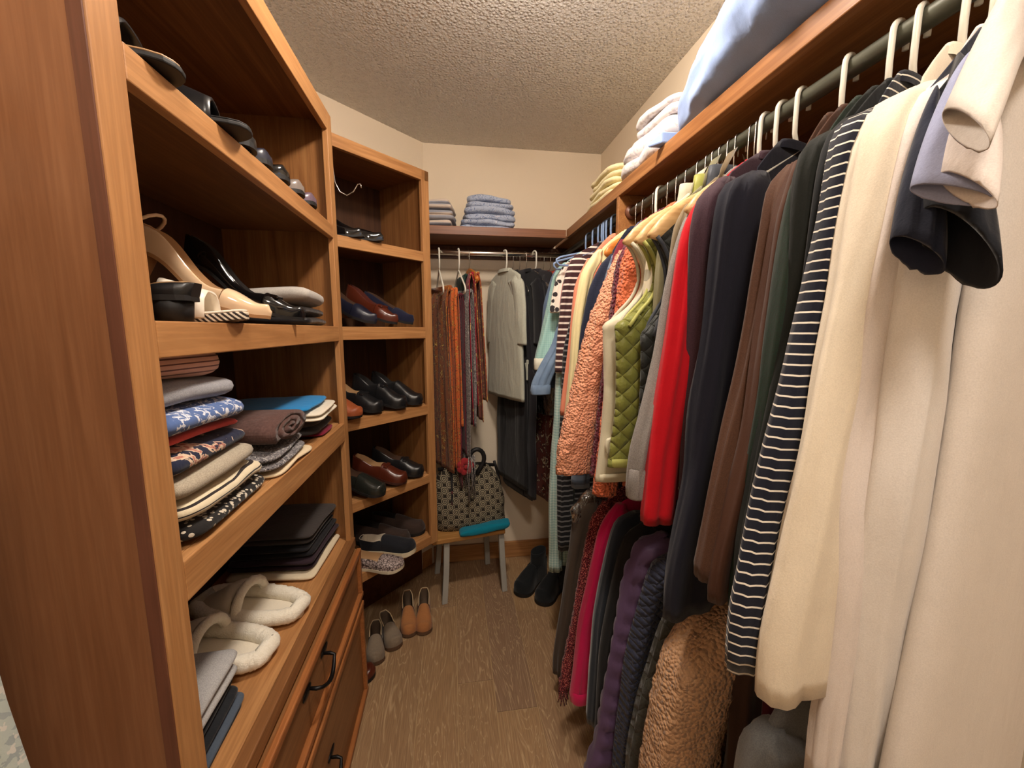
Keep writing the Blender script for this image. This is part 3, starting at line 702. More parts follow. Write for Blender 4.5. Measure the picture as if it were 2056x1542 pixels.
# ---------------------------------------------------------------- vests
def vest(name, label, y, phi, sh, arm, hem, mat, lin, hgk, hgl, side=0.25, ribs=0.0, sd=0.0, bt=0.03, trim=None, pocket=False):
    """sleeveless: the aisle edge is a scooped armhole between shoulder and underarm"""
    t = frame(name, label, 'vest', RX, y, phi, RZ, GA)
    zn = RZ - 0.083; m = M(); rings = []; nb, n2 = 72, 40
    for i in range(nb + 1):
        q = i / nb; zz = lerp(zn, hem, q)
        if zz > sh[1]: hw = lerp(0.06, sh[0], (zn - zz) / (zn - sh[1]))
        elif zz > arm[1]:
            k = (sh[1] - zz) / (sh[1] - arm[1]); hw = lerp(sh[0], arm[0], k ** 3) - 0.045 * math.sin(math.pi * min(k * 1.05, 1.0)) ** 0.8
        else: hw = arm[0] + (side - arm[0]) * (arm[1] - zz) / (arm[1] - hem) - 0.012 * math.sin(math.pi * (arm[1] - zz) / (arm[1] - hem))
        th = bt * (0.5 + 0.5 * sstep(0.05, 0.45, q))
        if ribs: th *= 0.72 + 0.28 * abs(math.sin(math.pi * (zz - hem) / ribs)) ** 0.55
        ring = []
        for j in range(n2):
            u = 2 * math.pi * j / n2
            cx = math.copysign(abs(math.cos(u)) ** 0.6, math.cos(u)); cy = math.copysign(abs(math.sin(u)) ** 0.75, math.sin(u))
            x = hw * cx; x = max(x, -0.21)
            ring.append((x, th * cy + 0.25 * bt * nz(x * 14 + sd, zz * 9), zz - RZ))
        rings.append(ring)
    m.loft(rings); m.build('body', mat, t)
    # armhole binding and hem trim
    b = M(); pts = []
    for k in range(15):
        q = k / 14.0; zz = lerp(sh[1], arm[1], q)
        hw = lerp(sh[0], arm[0], q ** 3) - 0.045 * math.sin(math.pi * min(q * 1.05, 1.0)) ** 0.8
        pts.append((hw - 0.002 - 0.022 * sstep(0.8, 1.0, q), bt * lerp(0.35, 0.78, q), zz - RZ))
    b.tube(pts, 0.0045, 7).build('armhole_binding', trim or lin, t)
    b = M(); b.tube([(p[0], -p[1], p[2]) for p in pts], 0.0045, 7).build('armhole_binding', trim or lin, t)
    b = M(); b.loft([ellring(0.02, 0, (side - 0.02) * f, bt * f * 1.02, hem - RZ + dz, 30, 0.7) for dz, f in ((0.022, 0.95), (0.02, 0.985), (0.0, 0.985), (-0.002, 0.9))], False, True)
    b.build('hem', trim or mat, t)
    if pocket:
        f = M(); zc = hem + 0.10
        f.blob((side - 0.055, bt * 0.95, zc - RZ), (0.045, 0.006, 0.022), 0.35, 0.3, 24, 8).build('pocket_flap', mat, t)
        M().blob((side - 0.05, bt * 0.95 + 0.008, zc - 0.004 - RZ), (0.011, 0.004, 0.011), 1, 1, 16, 8).build('button', plain('khaki_button', C(206, 192, 120), 0.4), t)
    c = M(); c.loft([ellring(0, 0, 0.065 * f, 0.02 * f, zn - RZ + dz, 22, 0.9) for dz, f in ((-0.012, 1.05), (0.01, 1.0), (0.035, 0.95), (0.036, 0.85), (0.0, 0.82))], False, False).build('collar', lin, t)
    hanger('wood', hgl, RX, y, phi, RZ, sh[0] + 0.012, zn - sh[1] - 0.01)
vest('quilted_vest', 'khaki puffer vest with button pocket flap beside the coral fleece', 1.0, 9, (0.205, 1.645), (0.268, 1.444), 1.045, fab('khaki', C(206, 198, 172), rough=0.6), fab('khaki_lin', C(190, 184, 164), rough=0.6), 'wood', 'pale wooden hanger holding the khaki puffer vest', 0.278, 0.125, 1.0, 0.03, pocket=True)
vest('quilted_vest', 'shiny olive green quilted vest in front of the khaki one', 0.94, 10, (0.205, 1.635), (0.264, 1.443), 1.105, fab('olive_quilt', C(122, 124, 58), 'quilt', p=0.045, rough=0.4), fab('olive_lin', C(150, 150, 74), rough=0.45), 'wood', 'pale wooden hanger holding the shiny olive green vest', 0.272, 0.0, 2.0, 0.026, trim=fab('olive_trim', C(168, 168, 92), rough=0.5))
vest('quilted_vest', 'black quilted vest between the olive vest and the gray sweatshirt', 0.885, 10, (0.20, 1.635), (0.225, 1.42), 1.10, fab('black_quilt', C(44, 46, 44), 'quilt', p=0.04, rough=0.5), fab('black_lin', C(58, 62, 70), rough=0.5), 'wood', 'pale wooden hanger holding the black quilted vest', 0.235, 0.0, 3.0, 0.022)
# shirts whose collars stand above the row
for (yy, hgk, nm, lab, c, hl, dz) in ((1.20, 'plastic', 'cardigan', 'wine red knit cardigan whose collar shows by the white hook', C(112, 34, 48), 'white plastic hanger holding the wine red cardigan', 0.0),
                            (0.965, 'wood', 'shirt', 'cream shirt with gray leaf print, only its collar showing', C(216, 204, 178), 'wooden hanger holding the cream leaf print shirt', 0.012),
                            (0.915, 'wood', 'shirt', 'olive gray shirt with upturned collar behind the gray sweatshirt', C(132, 126, 96), 'wooden hanger holding the olive gray shirt', 0.02),
                            (0.86, 'wood', 'shirt', 'tan brown shirt with upturned collar behind the plum pullover', C(128, 112, 88), 'wooden hanger holding the tan brown shirt', 0.012)):
    mt = fab('collar_' + str(yy), c, 'floral' if 'leaf' in lab else ('knit' if 'knit' in lab else 'plain'), C(160, 154, 134) if 'leaf' in lab else None, sc=26.0)
    t = garment(nm, lab, nm if nm == 'cardigan' else 'shirt', yy, 12, [(0.14, 1.70), (0.17, 1.655), (0.18, 1.55), (0.185, 1.2)], 1.12, mt, w0=0.08, w1=0.06, st=0.022, bt=0.011, group=GA, hg=hgk, hglabel=hl, sd=yy * 9)
    if dz:
        c = M(); zn = -0.083
        for s in (1, -1):
            c.loft([[(s * 0.02, s * 0.012, zn + 0.052 + dz), (s * 0.055, s * 0.018, zn + 0.03 + dz), (s * 0.075, s * 0.024, zn + dz), (s * 0.085, s * 0.022, zn - 0.03)],
                    [(s * 0.02, s * 0.009, zn + 0.050 + dz), (s * 0.052, s * 0.013, zn + 0.028 + dz), (s * 0.071, s * 0.018, zn + dz), (s * 0.08, s * 0.017, zn - 0.03)]], True, True, True)
        c.build('stand_collar', mt, t)
hanger('wood', 'empty pale wooden hanger rising above the plum pullover', RX, 0.80, 14, RZ, 0.185, 0.09)

# ---------------------------------------------------------------- near short sleeved tops
def tee(name, label, y, phi, mat, sh, cuffc, cw, hem, bw=0.17, sd=0.0, bt=0.03, hgl=None, cth=0.03, bx=0.0, w0=0.15, tuck=True, lean=0.0):
    """short sleeved top: the sleeve is an open flattened tube from shoulder to a wide cuff"""
    t = frame(name, label, 'shirt', RX, y, phi, RZ, GA)
    zn = RZ - 0.083; m = M(); rings = []; nb, n2 = 40, 36
    for i in range(nb + 1):
        q = i / nb; zz = lerp(zn, hem, q)
        if zz > sh[1]: hw = lerp(0.06, sh[0], (zn - zz) / (zn - sh[1]))
        else: hw = lerp(sh[0], bw, sstep(0, 0.14, sh[1] - zz)) + 0.03 * sstep(0.2, 0.9, sh[1] - zz)
        th = bt * (0.4 + 0.6 * sstep(0.0, 0.3, q)); ring = []
        for j in range(n2):
            u = 2 * math.pi * j / n2
            cx = math.copysign(abs(math.cos(u)) ** 0.7, math.cos(u)); cy = math.copysign(abs(math.sin(u)) ** 0.8, math.sin(u))
            x = hw * cx; x = max(x, -0.20)
            ring.append((x, th * cy + 0.5 * bt * q * nz(x * 12 + sd, zz * 1.1, sd) + lean * q, zz - RZ))
        rings.append(ring)
    m.loft(rings); m.build('body', mat, t)
    # aisle side sleeve: world points turned into the local frame
    S, tipA, tipB, thk = cuffc
    a_ = R(180 + phi); ca, sa = math.cos(a_), math.sin(a_)
    def loc(p): return Vector(((p[0] - RX) * ca + (p[1] - y) * sa, -(p[0] - RX) * sa + (p[1] - y) * ca, p[2] - RZ))
    A, B, S0 = loc(tipA), loc(tipB), loc(S)
    Cc = (A + B) / 2; la = (B - A) / 2; ax = (Cc - S0).normalized()
    sb = ax.cross(la).normalized()
    m = M(); rings = []; n_ = 36; N_ = 22
    for i in range(N_ + 1):
        q = i / N_; c = S0.lerp(Cc, q) + Vector((0, 0, 0.030 * math.sin(math.pi * q)))
        l = Vector((0, 0, -w0 * 0.5)).lerp(la, sstep(0.0, 1.0, q)); th = lerp(0.012, thk, q)
        rings.append([tuple(c + l * math.cos(2 * math.pi * k / n_) + sb * (th * math.sin(2 * math.pi * k / n_) * (1 + 0.25 * nz(math.cos(2 * math.pi * k / n_) * 4, q * 3, sd)))) for k in range(n_)])
    lr = rings[-1]
    for q in (1.0, 0.8, 0.5):
        c = S0.lerp(Cc, q) + Vector((0, 0, 0.030 * math.sin(math.pi * q))); l = Vector((0, 0, -w0 * 0.5)).lerp(la, sstep(0.0, 1.0, q)) * 0.965; th = lerp(0.012, thk, q) * 0.80
        rings.append([tuple(c + l * math.cos(2 * math.pi * k / n_) + sb * (th * math.sin(2 * math.pi * k / n_))) for k in range(n_)])
    m.loft(rings, True, True).build('sleeve', mat, t)
    M().loft([ellring(-sh[0] + 0.03, 0, 0.05, 0.014, 1.64 - RZ, 16, 0.9), ellring(-0.185, 0, 0.045, 0.018, 1.52 - RZ, 16, 0.9)]).build('sleeve', mat, t)
    if hgl: hanger('plastic', hgl, RX, y, phi, RZ, sh[0] - 0.03, zn - sh[1], 'hangers on the rods')
    return t
BLK = fab('black_cotton', C(30, 32, 38))
PERI = fab('periwinkle', C(150, 156, 186))
NEARW = fab('near_white_cotton', C(218, 210, 202), bump=0.4)
tee('tee_shirt', 'navy black short sleeved top whose pointed cuff shows beside the black one', 0.425, 18, fab('navy_black', C(32, 36, 52)), (0.18, 1.66), ((0.475, 0.365, 1.63), (0.39, 0.32, 1.516), (0.407, 0.288, 1.483), 0.014), 0, 0.97, 0.085, 5.0, 0.007, 'white plastic hanger holding the navy black top', w0=0.085)
tee('tee_shirt', 'black short sleeved top with wide cuff between the white shirts', 0.410, 18, BLK, (0.18, 1.66), ((0.475, 0.35, 1.65), (0.403, 0.308, 1.538), (0.417, 0.26, 1.469), 0.022), 0, 0.95, 0.125, 1.0, 0.007, 'white plastic hanger holding the black short sleeved top', w0=0.085)
tee('tee_shirt', 'periwinkle blue short sleeved top with pointed cuff above the black one', 0.394, 18, PERI, (0.18, 1.67), ((0.475, 0.335, 1.64), (0.373, 0.296, 1.55), (0.379, 0.244, 1.525), 0.008), 0, 1.0, 0.085, 2.0, 0.007, 'white plastic hanger holding the periwinkle top', w0=0.085)
tee('tee_shirt', 'off white short sleeved top over the periwinkle one', 0.380, 18, WH2, (0.18, 1.67), ((0.475, 0.32, 1.66), (0.378, 0.28, 1.555), (0.37, 0.236, 1.519), 0.01), 0, 1.0, 0.085, 3.0, 0.007, 'white plastic hanger holding the off white short sleeved top', w0=0.085)
tee('tee_shirt', 'large white short sleeved top nearest on the right with open tan shaded cuff', 0.358, 16, NEARW, (0.185, 1.69), ((0.49, 0.3, 1.7), (0.367, 0.275, 1.595), (0.341, 0.226, 1.552), 0.012), 0, 0.70, 0.165, 4.0, 0.026, 'white plastic hanger holding the large nearest white top', w0=0.085)

# ---------------------------------------------------------------- lower row of coats
GL = 'coats on the low rod'
LZ = 0.985
def low(*a, **k):
    k.setdefault('group', GL); k['rx'] = 0.66; k['z'] = LZ; k.setdefault('wallmax', 0.19)
    return garment(*a, **k)
t = low('bagged_coat', 'dark brown coat in clear plastic bag, farthest of the low row', 'coat', 1.43, 12,
  [(0.16, 0.82), (0.215, 0.775), (0.229, 0.691), (0.266, 0.413), (0.30, 0.16)], 0.093, fab('dark_taupe', C(66, 54, 44)), w1=0.09, st=0.05, hg='wire', hglabel='wire hanger holding the bagged brown coat', sd=40.0)
PLB = N('clear_plastic', 0.12, 0.5)
lw = PLB.n('ShaderNodeLayerWeight'); lw.inputs['Blend'].default_value = 0.35
nb_ = PLB.n('ShaderNodeBump'); nb_.inputs['Strength'].default_value = 1.0; nb_.inputs['Distance'].default_value = 0.02
PLB.put(nb_.inputs['Height'], PLB.noise(34.0, 4.0, PLB.scale((1, 1, 0.5))))
gl = PLB.n('ShaderNodeBsdfGlossy'); gl.inputs['Roughness'].default_value = 0.14; PLB.put(gl.inputs['Normal'], nb_.outputs[0])
tr = PLB.n('ShaderNodeBsdfTransparent'); mx = PLB.n('ShaderNodeMixShader')
PLB.put(lw.inputs['Normal'], nb_.outputs[0])
PLB.put(mx.inputs[0], PLB.math('ADD', PLB.math('MULTIPLY', lw.outputs['Fresnel'], 1.0), 0.10))
PLB.t.links.new(tr.outputs[0], mx.inputs[1]); PLB.t.links.new(gl.outputs[0], mx.inputs[2])
PLB.t.links.new(mx.outputs[0], PLB.t.nodes['Material Output'].inputs['Surface'])
m = M(); rings = []
for i in range(16):
    q = i / 15.0; zz = lerp(LZ - 0.09, 0.72, q); hw = lerp(0.10, 0.236, sstep(0, 0.75, q)) ; th = 0.035 + 0.006 * nz(q * 9, 2)
    rings.append(ellring(0.0, 0, hw, th, zz - LZ, 30, 0.75, q * 6, 0.08, 3.0))
m.loft(rings, True, False).build('plastic_bag', PLB.m, t, 'clear plastic dust bag')
low('fringed_cardigan', 'burgundy tinsel yarn cardigan with fringed hem', 'cardigan', 1.285, 12,
  [(0.16, 0.85), (0.21, 0.80), (0.237, 0.692), (0.279, 0.421), (0.322, 0.20)], 0.19, fab('tinsel', C(92, 22, 34), 'fleck', C(196, 110, 100), C(40, 10, 16), sc=60.0), w1=0.065, st=0.036, fleece=0.004, hg='wire', hglabel='wire hanger holding the burgundy tinsel cardigan', sd=41.0)
tin = [o for o in col.objects if o.get('label', '').startswith('burgundy tinsel')][0]
f = M(); rf = random.Random(3)
for k in range(26):
    x = 0.262 + 0.062 * rf.random(); y_ = rf.uniform(-0.02, 0.025); z0 = 0.205 - LZ
    f.tube([(x, y_, z0), (x + rf.uniform(-0.006, 0.008), y_ + rf.uniform(-0.006, 0.006), z0 - 0.035), (x + rf.uniform(-0.012, 0.014), y_ + rf.uniform(-0.012, 0.012), z0 - rf.uniform(0.055, 0.08))], 0.0022, 5)
f.build('fringe', fab('tinsel', None), tin, kind='stuff')
low('wool_coat', 'magenta wool coat with turned up cuff', 'coat', 1.2, 12,
  [(0.15, 0.875), (0.192, 0.836), (0.22, 0.79), (0.276, 0.491), (0.303, 0.244)], 0.215, fab('magenta', C(204, 22, 88), sheen=0.3), w1=0.07, st=0.05, cuff=True, cufflen=0.04, hg='wire', hglabel='wire hanger holding the magenta coat', sd=42.0)
low('wool_coat', 'dark teal navy coat next to the magenta one', 'coat', 1.09, 12,
  [(0.15, 0.90), (0.204, 0.882), (0.228, 0.809), (0.27, 0.584), (0.285, 0.257)], 0.245, fab('tealnavy', C(30, 36, 46), sheen=0.3), w1=0.07, st=0.04, hg='wire', hglabel='wire hanger holding the dark teal navy coat', sd=43.0)
low('wool_coat', 'plain black coat between the teal navy and purple ones', 'coat', 1.02, 12,
  [(0.15, 0.90), (0.205, 0.874), (0.235, 0.778), (0.274, 0.564), (0.287, 0.286)], 0.265, fab('black_wool', C(30, 29, 30)), w1=0.07, st=0.036, hg='wire', hglabel='wire hanger holding the plain black coat', sd=44.0)
low('puffer_coat', 'plum purple puffer coat with horizontal quilting', 'coat', 0.935, 12,
  [(0.15, 0.915), (0.214, 0.896), (0.246, 0.828), (0.279, 0.63), (0.325, 0.358), (0.348, 0.304)], 0.26, fab('plum_nylon', C(84, 64, 94), rough=0.5, sheen=0.1), w0=0.11, w1=0.10, st=0.06, ribs=0.5, ribp=0.05, hg='wire', hglabel='wire hanger holding the purple puffer coat', sd=45.0)
low('puffer_coat', 'dark navy finely quilted coat in front of the purple puffer', 'coat', 0.865, 12,
  [(0.15, 0.90), (0.206, 0.881), (0.227, 0.828), (0.28, 0.62), (0.298, 0.365)], 0.30, fab('navy_fine_quilt', C(40, 44, 62), 'quilt', p=0.02, rough=0.55), w0=0.12, w1=0.10, st=0.055, hg='wire', hglabel='wire hanger holding the navy quilted coat', sd=46.0)
low('puffer_coat', 'black olive quilted coat behind the tan teddy coat', 'coat', 0.765, 12,
  [(0.15, 0.89), (0.196, 0.854), (0.235, 0.818), (0.29, 0.673), (0.307, 0.511)], 0.30, fab('olive_black_quilt', C(48, 46, 38), 'quilt', p=0.05, rough=0.6), w0=0.11, w1=0.10, st=0.055, hg='wire', hglabel='wire hanger holding the black olive quilted coat', sd=47.0)
low('teddy_coat', 'tan brown curly teddy coat low in the front', 'coat', 0.675, 12,
  [(0.15, 0.912), (0.205, 0.89), (0.282, 0.822), (0.31, 0.693), (0.322, 0.599)], 0.25, fab('teddy', C(172, 130, 96), 'fleece', C(196, 154, 116), sc=140.0), w0=0.15, w1=0.16, st=0.09, bt=0.035, fleece=0.004, hg='wire', hglabel='wire hanger holding the tan teddy coat', sd=48.0)
low('wool_coat', 'dark chocolate coat just in front of the tan teddy coat', 'coat', 0.615, 12,
  [(0.13, 0.93), (0.17, 0.91), (0.182, 0.806), (0.178, 0.592)], 0.25, fab('chocolate', C(58, 38, 28)), w0=0.12, w1=0.12, st=0.04, hg='wire', hglabel='wire hanger holding the dark chocolate coat', sd=49.0)
low('sweater', 'wine red sweater low beneath the white shirts', 'sweater', 0.575, 12,
  [(0.10, 0.93), (0.13, 0.90), (0.14, 0.80), (0.14, 0.55)], 0.3, fab('wine', C(74, 16, 30)), w0=0.09, w1=0.08, st=0.03, sd=50.0)
low('fleece_jacket', 'gray fleece jacket lowest at the front beneath the white shirts', 'jacket', 0.53, 12,
  [(0.19, 0.812), (0.218, 0.80), (0.226, 0.74), (0.23, 0.5)], 0.25, fab('gray_blue_fleece', C(112, 112, 110), 'heather', C(96, 96, 96), sheen=0.4), w0=0.11, w1=0.10, st=0.06, bt=0.03, hg='wire', hglabel='wire hanger holding the gray fleece jacket', sd=51.0)
# ---------------------------------------------------------------- shoes (local: toe +x, sole on z = 0)
def leather(name, c, rough=0.35, spec=0.5, bump=0.08): return plain('leather_' + name, c, rough, spec, var=0.12, bump=bump, bsc=220.0)
def suede(name, c): return fab('suede_' + name, c, 'heather', dark(c, 0.8), bump=0.25)
PROF = ([0, .02, .06, .15, .28, .42, .55, .68, .80, .89, .95, .985, 1.0])
ROUND = [.30, .46, .58, .70, .72, .70, .80, .96, .98, .86, .66, .40, .16]
POINT = [.28, .42, .52, .60, .60, .60, .74, .90, .74, .48, .27, .14, .05]
def shoe(name, label, loc, rz, up, lining, solem, L=0.25, Wd=0.086, prof=ROUND, hl=0.018, st=0.008, throat=0.55, ht=0.055, htoe=0.036, hh=0.058, hm=0.042, heelw=0.8, heell=0.24, group=None, cat='shoe', fuzzy=0.0, tongue=False, shaft=0.0, tassel=None, strap=None, toecap=None, rx=0.0, ry=0.0, trimm=None):
    t = thing(name, label, cat, loc, rz, group, rx, ry)
    ss = [i / 30.0 for i in range(31)]
    ss = sorted(set([s for s in ss if abs(s - throat) > 0.012] + [throat, throat + 0.004, 0.02, 0.06, .96, .985]))
    base = lambda s: st + hl * (1 - sstep(0.12, 0.62, s)) + 0.006 * sstep(0.86, 1.0, s)
    hw = lambda s: Wd * 0.5 * interp(PROF, prof, s)
    X = lambda s: (s - 0.5) * L
    side = lambda s: lerp(hh, hm, sstep(0.0, 0.42, s)) + (ht * 0.86 - hm) * sstep(throat - 0.16, throat, s)
    outer, inner = M(), M(); ro, ri = [], []
    for s in ss:
        w, z = hw(s), base(s)
        if s > throat:
            q = (s - throat) / (1 - throat); h = lerp(ht, htoe, sstep(0, 0.75, q)) * (1 - 0.55 * sstep(0.86, 1.0, q) )
            ring = []
            for k in range(-8, 9):
                a = k / 8.0 * math.pi / 2
                ring.append((X(s), w * math.copysign(abs(math.sin(a)) ** 0.75, a) * (1.03 if 3 < abs(k) < 8 else 1), z + h * abs(math.cos(a)) ** 0.62 if abs(k) < 8 else z))
            ro.append((s, ring))
        else:
            h = side(s); kk = sstep(0.0, 0.06, s)
            ring = []; rin = []
            P = [(1.0, 0), (1.06, .3), (1.03, .62), (.92, .9), (.86, 1.0), (.80, .98)]
            if s < 0.03: h *= 1.03
            for a, b in P: ring.append((X(s) - 0.006 * b * (1 - kk), -w * a, z + h * b))
            I = [(.80, .98), (.80, .7), (.74, .3), (.55, .07), (0, .05), (-.55, .07), (-.74, .3), (-.80, .7), (-.80, .98)]
            for a, b in I: rin.append((X(s) + 0.004 * (1 - kk), -w * a, z + h * b + 0.002))
            ring2 = [(p[0], -p[1], p[2]) for p in ring]
            ro.append((s, (ring, ring2[::-1]))); ri.append(rin)
    clos = [r for s, r in ro if s > throat]
    # half rings of the open part
    op = [(r[0], r[1]) for s, r in ro if s <= throat]
    outer.loft([o[0] for o in op], False, False, False); outer.loft([o[1] for o in op], False, False, False)
    # heel back closing face
    a, b = op[0]; outer.add(a + b, [(i, i + 1, len(a) + len(b) - 2 - i, len(a) + len(b) - 1 - i) for i in range(len(a) - 1)])
    outer.loft([c for c in clos], False, True, False)
    # vamp lip joining open and closed parts
    inner.loft(ri, True, False, False)
    c0 = clos[0]; lip = [(x - 0.004, y * 0.92, max(z - 0.003, base(throat))) for x, y, z in c0]
    outer.loft([lip, c0], False, False, False)
    if fuzzy: fuzz(outer, fuzzy, 110.0, loc[0] * 9); 
    outer.build('upper', up, t); inner.build('lining', lining, t)
    # sole
    sm = M(); top, bot = [], []
    out = [(X(s), -hw(s) * 1.05, base(s)) for s in ss]; out2 = [(X(s), hw(s) * 1.05, base(s)) for s in ss]
    rings = []
    for i, s in enumerate(ss):
        w = hw(s) * 1.06; z = base(s) + 0.002; zb = base(s) - st
        rings.append([(X(s), -w, z), (X(s), w, z), (X(s), w, zb), (X(s), -w, zb)])
    sm.loft(rings); 
    sm.build('sole', solem, t, None, False)
    if hl > 0.008:
        hb = M(); rr = []
        for q in (0.0, 0.5, 1.0):
            zz = lerp(0.0, base(0.08) - st + 0.001, q); f = lerp(heelw, 1.0, q)
            rr.append([(X(0.0) + 0.004 + (1 - f) * 0.012 + heell * L * f * (0.5 + 0.5 * math.cos(a)), hw(0.14) * 1.0 * f * math.sin(a), zz) for a in [2 * math.pi * k / 16 for k in range(16)]])
        hb.loft(rr).build('heel', solem, t)
    if toecap: pass
    if tassel:
        tm = M(); s0 = throat + 0.08
        tm.box(X(s0) - 0.010, X(s0) + 0.008, -hw(s0) * 0.75, hw(s0) * 0.75, base(s0) + ht * 0.80, base(s0) + ht * 0.98)
        tm.build('strap', tassel, t, None, False, 0.003)
    if trimm:
        tr = M(); pts = [(p[0][4][0], p[0][4][1], p[0][4][2]) for p in op][::-1] + [(p[1][1][0], p[1][1][1], p[1][1][2]) for p in op]
        tr.tube(pts, 0.0022 if not fuzzy else 0.009, 6)
        if fuzzy: fuzz(tr, fuzzy, 120.0, 5.0)
        tr.build('trim', trimm, t)
    if shaft:
        sh = M(); rr = []
        for q in (0, .2, .5, .8, 1.0, 1.0, .7):
            rr.append([(X(0.24) + (0.062 - 0.004 * q) * math.cos(a) - 0.004 * q, (0.036) * math.sin(a), 0.05 + shaft * q) for a in [2 * math.pi * k / 20 for k in range(20)]])
        rr[-2] = [(lerp(X(0.24), p[0], 0.93), p[1] * 0.93, p[2]) for p in rr[-2]]; rr[-1] = [(lerp(X(0.24), p[0], 0.9), p[1] * 0.9, p[2]) for p in rr[-1]]
        sh.loft(rr, False, True).build('shaft', up, t)
    return t
BLKL, BLKP = leather('black', C(26, 26, 28), 0.32), leather('black_patent', C(16, 15, 16), 0.08, 0.6, 0.0)
BRNL = leather('mahogany', C(84, 36, 22), 0.28); NAVL = leather('navy', C(28, 30, 46), 0.35)
TANI = leather('tan_insole', C(190, 152, 110), 0.5)
BRNI = leather('brown_insole', C(84, 60, 46), 0.5); SOLEB = plain('black_sole', C(24, 22, 22), 0.6); SOLET = plain('tan_sole', C(168, 124, 82), 0.6)
BEIGE = leather('beige_patent', C(228, 196, 160), 0.12, 0.6, 0.0)
WHL = leather('white', C(236, 224, 206), 0.35)
TANS, GRYS = suede('tan', C(176, 118, 72)), suede('gray', C(138, 122, 104))

# straight unit, top shelf: slides and sandals with their toes over the edge
def slide(name, label, loc, rz, strapm, solem, L=0.26, Wd=0.092, sr=(0.58, 0.80), sh=0.058, st=0.020, group=None, edge=None, hl=0.0):
    t = thing(name, label, 'sandal', loc, rz, group)
    ss = [0, .02, .06, .15, .28, .42, .55, .68, .80, .89, .95, .985, 1.0]
    X = lambda s: (s - 0.5) * L
    def plate(z0, z1, f):
        rr = []
        for s in ss:
            w = Wd * 0.5 * interp(PROF, ROUND, s) * f; dz = hl * (1 - sstep(0.1, 0.6, s)) + 0.006 * sstep(0.8, 1, s)
            rr.append([(X(s) * f, -w, z1 + dz), (X(s) * f, w, z1 + dz), (X(s) * f, w, z0 + dz), (X(s) * f, -w, z0 + dz)])
        return M().loft(rr)
    plate(0.0, st * 0.75, 1.0).build('sole', solem, t, None, False, 0.002)
    plate(st * 0.75, st, 0.985).build('footbed', edge or solem, t, None, False, 0.002)
    m = M(); rr = []
    for i in range(7):
        s = lerp(sr[0], sr[1], i / 6.0); w = Wd * 0.5 * interp(PROF, ROUND, s) * 1.05; h = sh * (1.0 - 0.30 * i / 6.0)
        o = [(X(s), -w * math.copysign(abs(math.cos(a)) ** 0.7, math.cos(a)), st * 0.5 + h * abs(math.sin(a)) ** 0.8) for a in [math.pi * k / 16 for k in range(17)]]
        n = [(x, y * 0.93, z - 0.004) for x, y, z in o]
        rr.append(o + n[::-1])
    m.loft(rr, True, True).build('strap', strapm, t)
    return t
SH_A, SH_B, SH_C, DECK = 1.7795, 1.4475, 1.1085, 0.6685
slide('slide_sandal', 'black leather slide, left one at the near end of the top shelf', (-0.490, 0.640, SH_A), R(14), BLKL, SOLEB, st=0.010, sh=0.068, edge=TANI)
slide('slide_sandal', 'black leather slide, right one on the top shelf with its toe over the edge', (-0.478, 0.805, SH_A), R(16), BLKL, SOLEB, st=0.010, sh=0.062)
shoe('flat_shoe', 'black flat on the top shelf next to the second slide', (-0.497, 0.900, SH_A), R(4), BLKL, TANI, SOLEB, L=0.24, hl=0.006, ht=0.04, htoe=0.028, hh=0.045, hm=0.035, throat=0.68)
shoe('flat_shoe', 'dark flat in the middle of the top shelf', (-0.502, 0.985, SH_A), R(4), NAVL, TANI, SOLEB, L=0.24, hl=0.006, ht=0.04, htoe=0.028, hh=0.045, hm=0.035, throat=0.68)
shoe('flat_shoe', 'black patent flat toward the far end of the top shelf', (-0.500, 1.075, SH_A), R(4), BLKP, TANI, SOLEB, L=0.24, hl=0.006, ht=0.042, htoe=0.03, hh=0.045, hm=0.035, throat=0.68)
shoe('flat_shoe', 'pewter gray flat near the far end of the top shelf', (-0.500, 1.175, SH_A), R(3), leather('pewter', C(120, 110, 104), 0.25), TANI, SOLEB, L=0.24, hl=0.006, ht=0.045, htoe=0.032, hh=0.045, hm=0.035, throat=0.66)
shoe('flat_shoe', 'plum gray flat, last one on the top shelf', (-0.500, 1.270, SH_A), R(3), leather('plum', C(96, 78, 92), 0.3), TANI, SOLEB, L=0.24, hl=0.006, ht=0.042, htoe=0.03, hh=0.045, hm=0.035, throat=0.66)
# second shelf
WOV = N('woven_sole', 0.7, 0.3)
wv = WOV.math('SINE', WOV.math('MULTIPLY', WOV.math('ADD', WOV.sep()[0], WOV.sep()[2]), 700.0))
WOV.color(WOV.mix(WOV.math('GREATER_THAN', wv, 0.1), C(44, 34, 30), C(214, 198, 176)))
shoe('mule', 'black mule with tan insole at the near end of the middle shelf', (-0.50, 0.668, SH_B), R(185), BLKL, TANI, SOLEB, L=0.235, Wd=0.082, hl=0.030, st=0.006, throat=0.52, ht=0.062, htoe=0.045, hh=0.02, hm=0.012, heelw=0.8)
slide('strap_sandal', 'white band sandal with woven sole beside the black mule', (-0.485, 0.775, SH_B), R(12), WHL, WOV.m, L=0.24, Wd=0.088, sr=(0.50, 0.78), sh=0.066, st=0.018, edge=WHL)
bp = shoe('pump', 'beige patent pump with sling strap on the middle shelf', (-0.500, 0.905, SH_B + 0.040), R(6), BEIGE, TANI, SOLET, L=0.25, Wd=0.08, prof=POINT, hl=0.062, st=0.005, throat=0.66, ht=0.04, htoe=0.026, hh=0.05, hm=0.03, heelw=0.45, heell=0.12, ry=R(17))
m = M(); m.tube([(-0.118 + 0.02 * math.cos(R(a)), 0.034 * math.sin(R(a)), 0.115 + 0.028 * math.cos(R(a))) for a in range(0, 360, 24)], 0.0035, 6, closed=True)
m.build('sling_strap', BEIGE, bp)
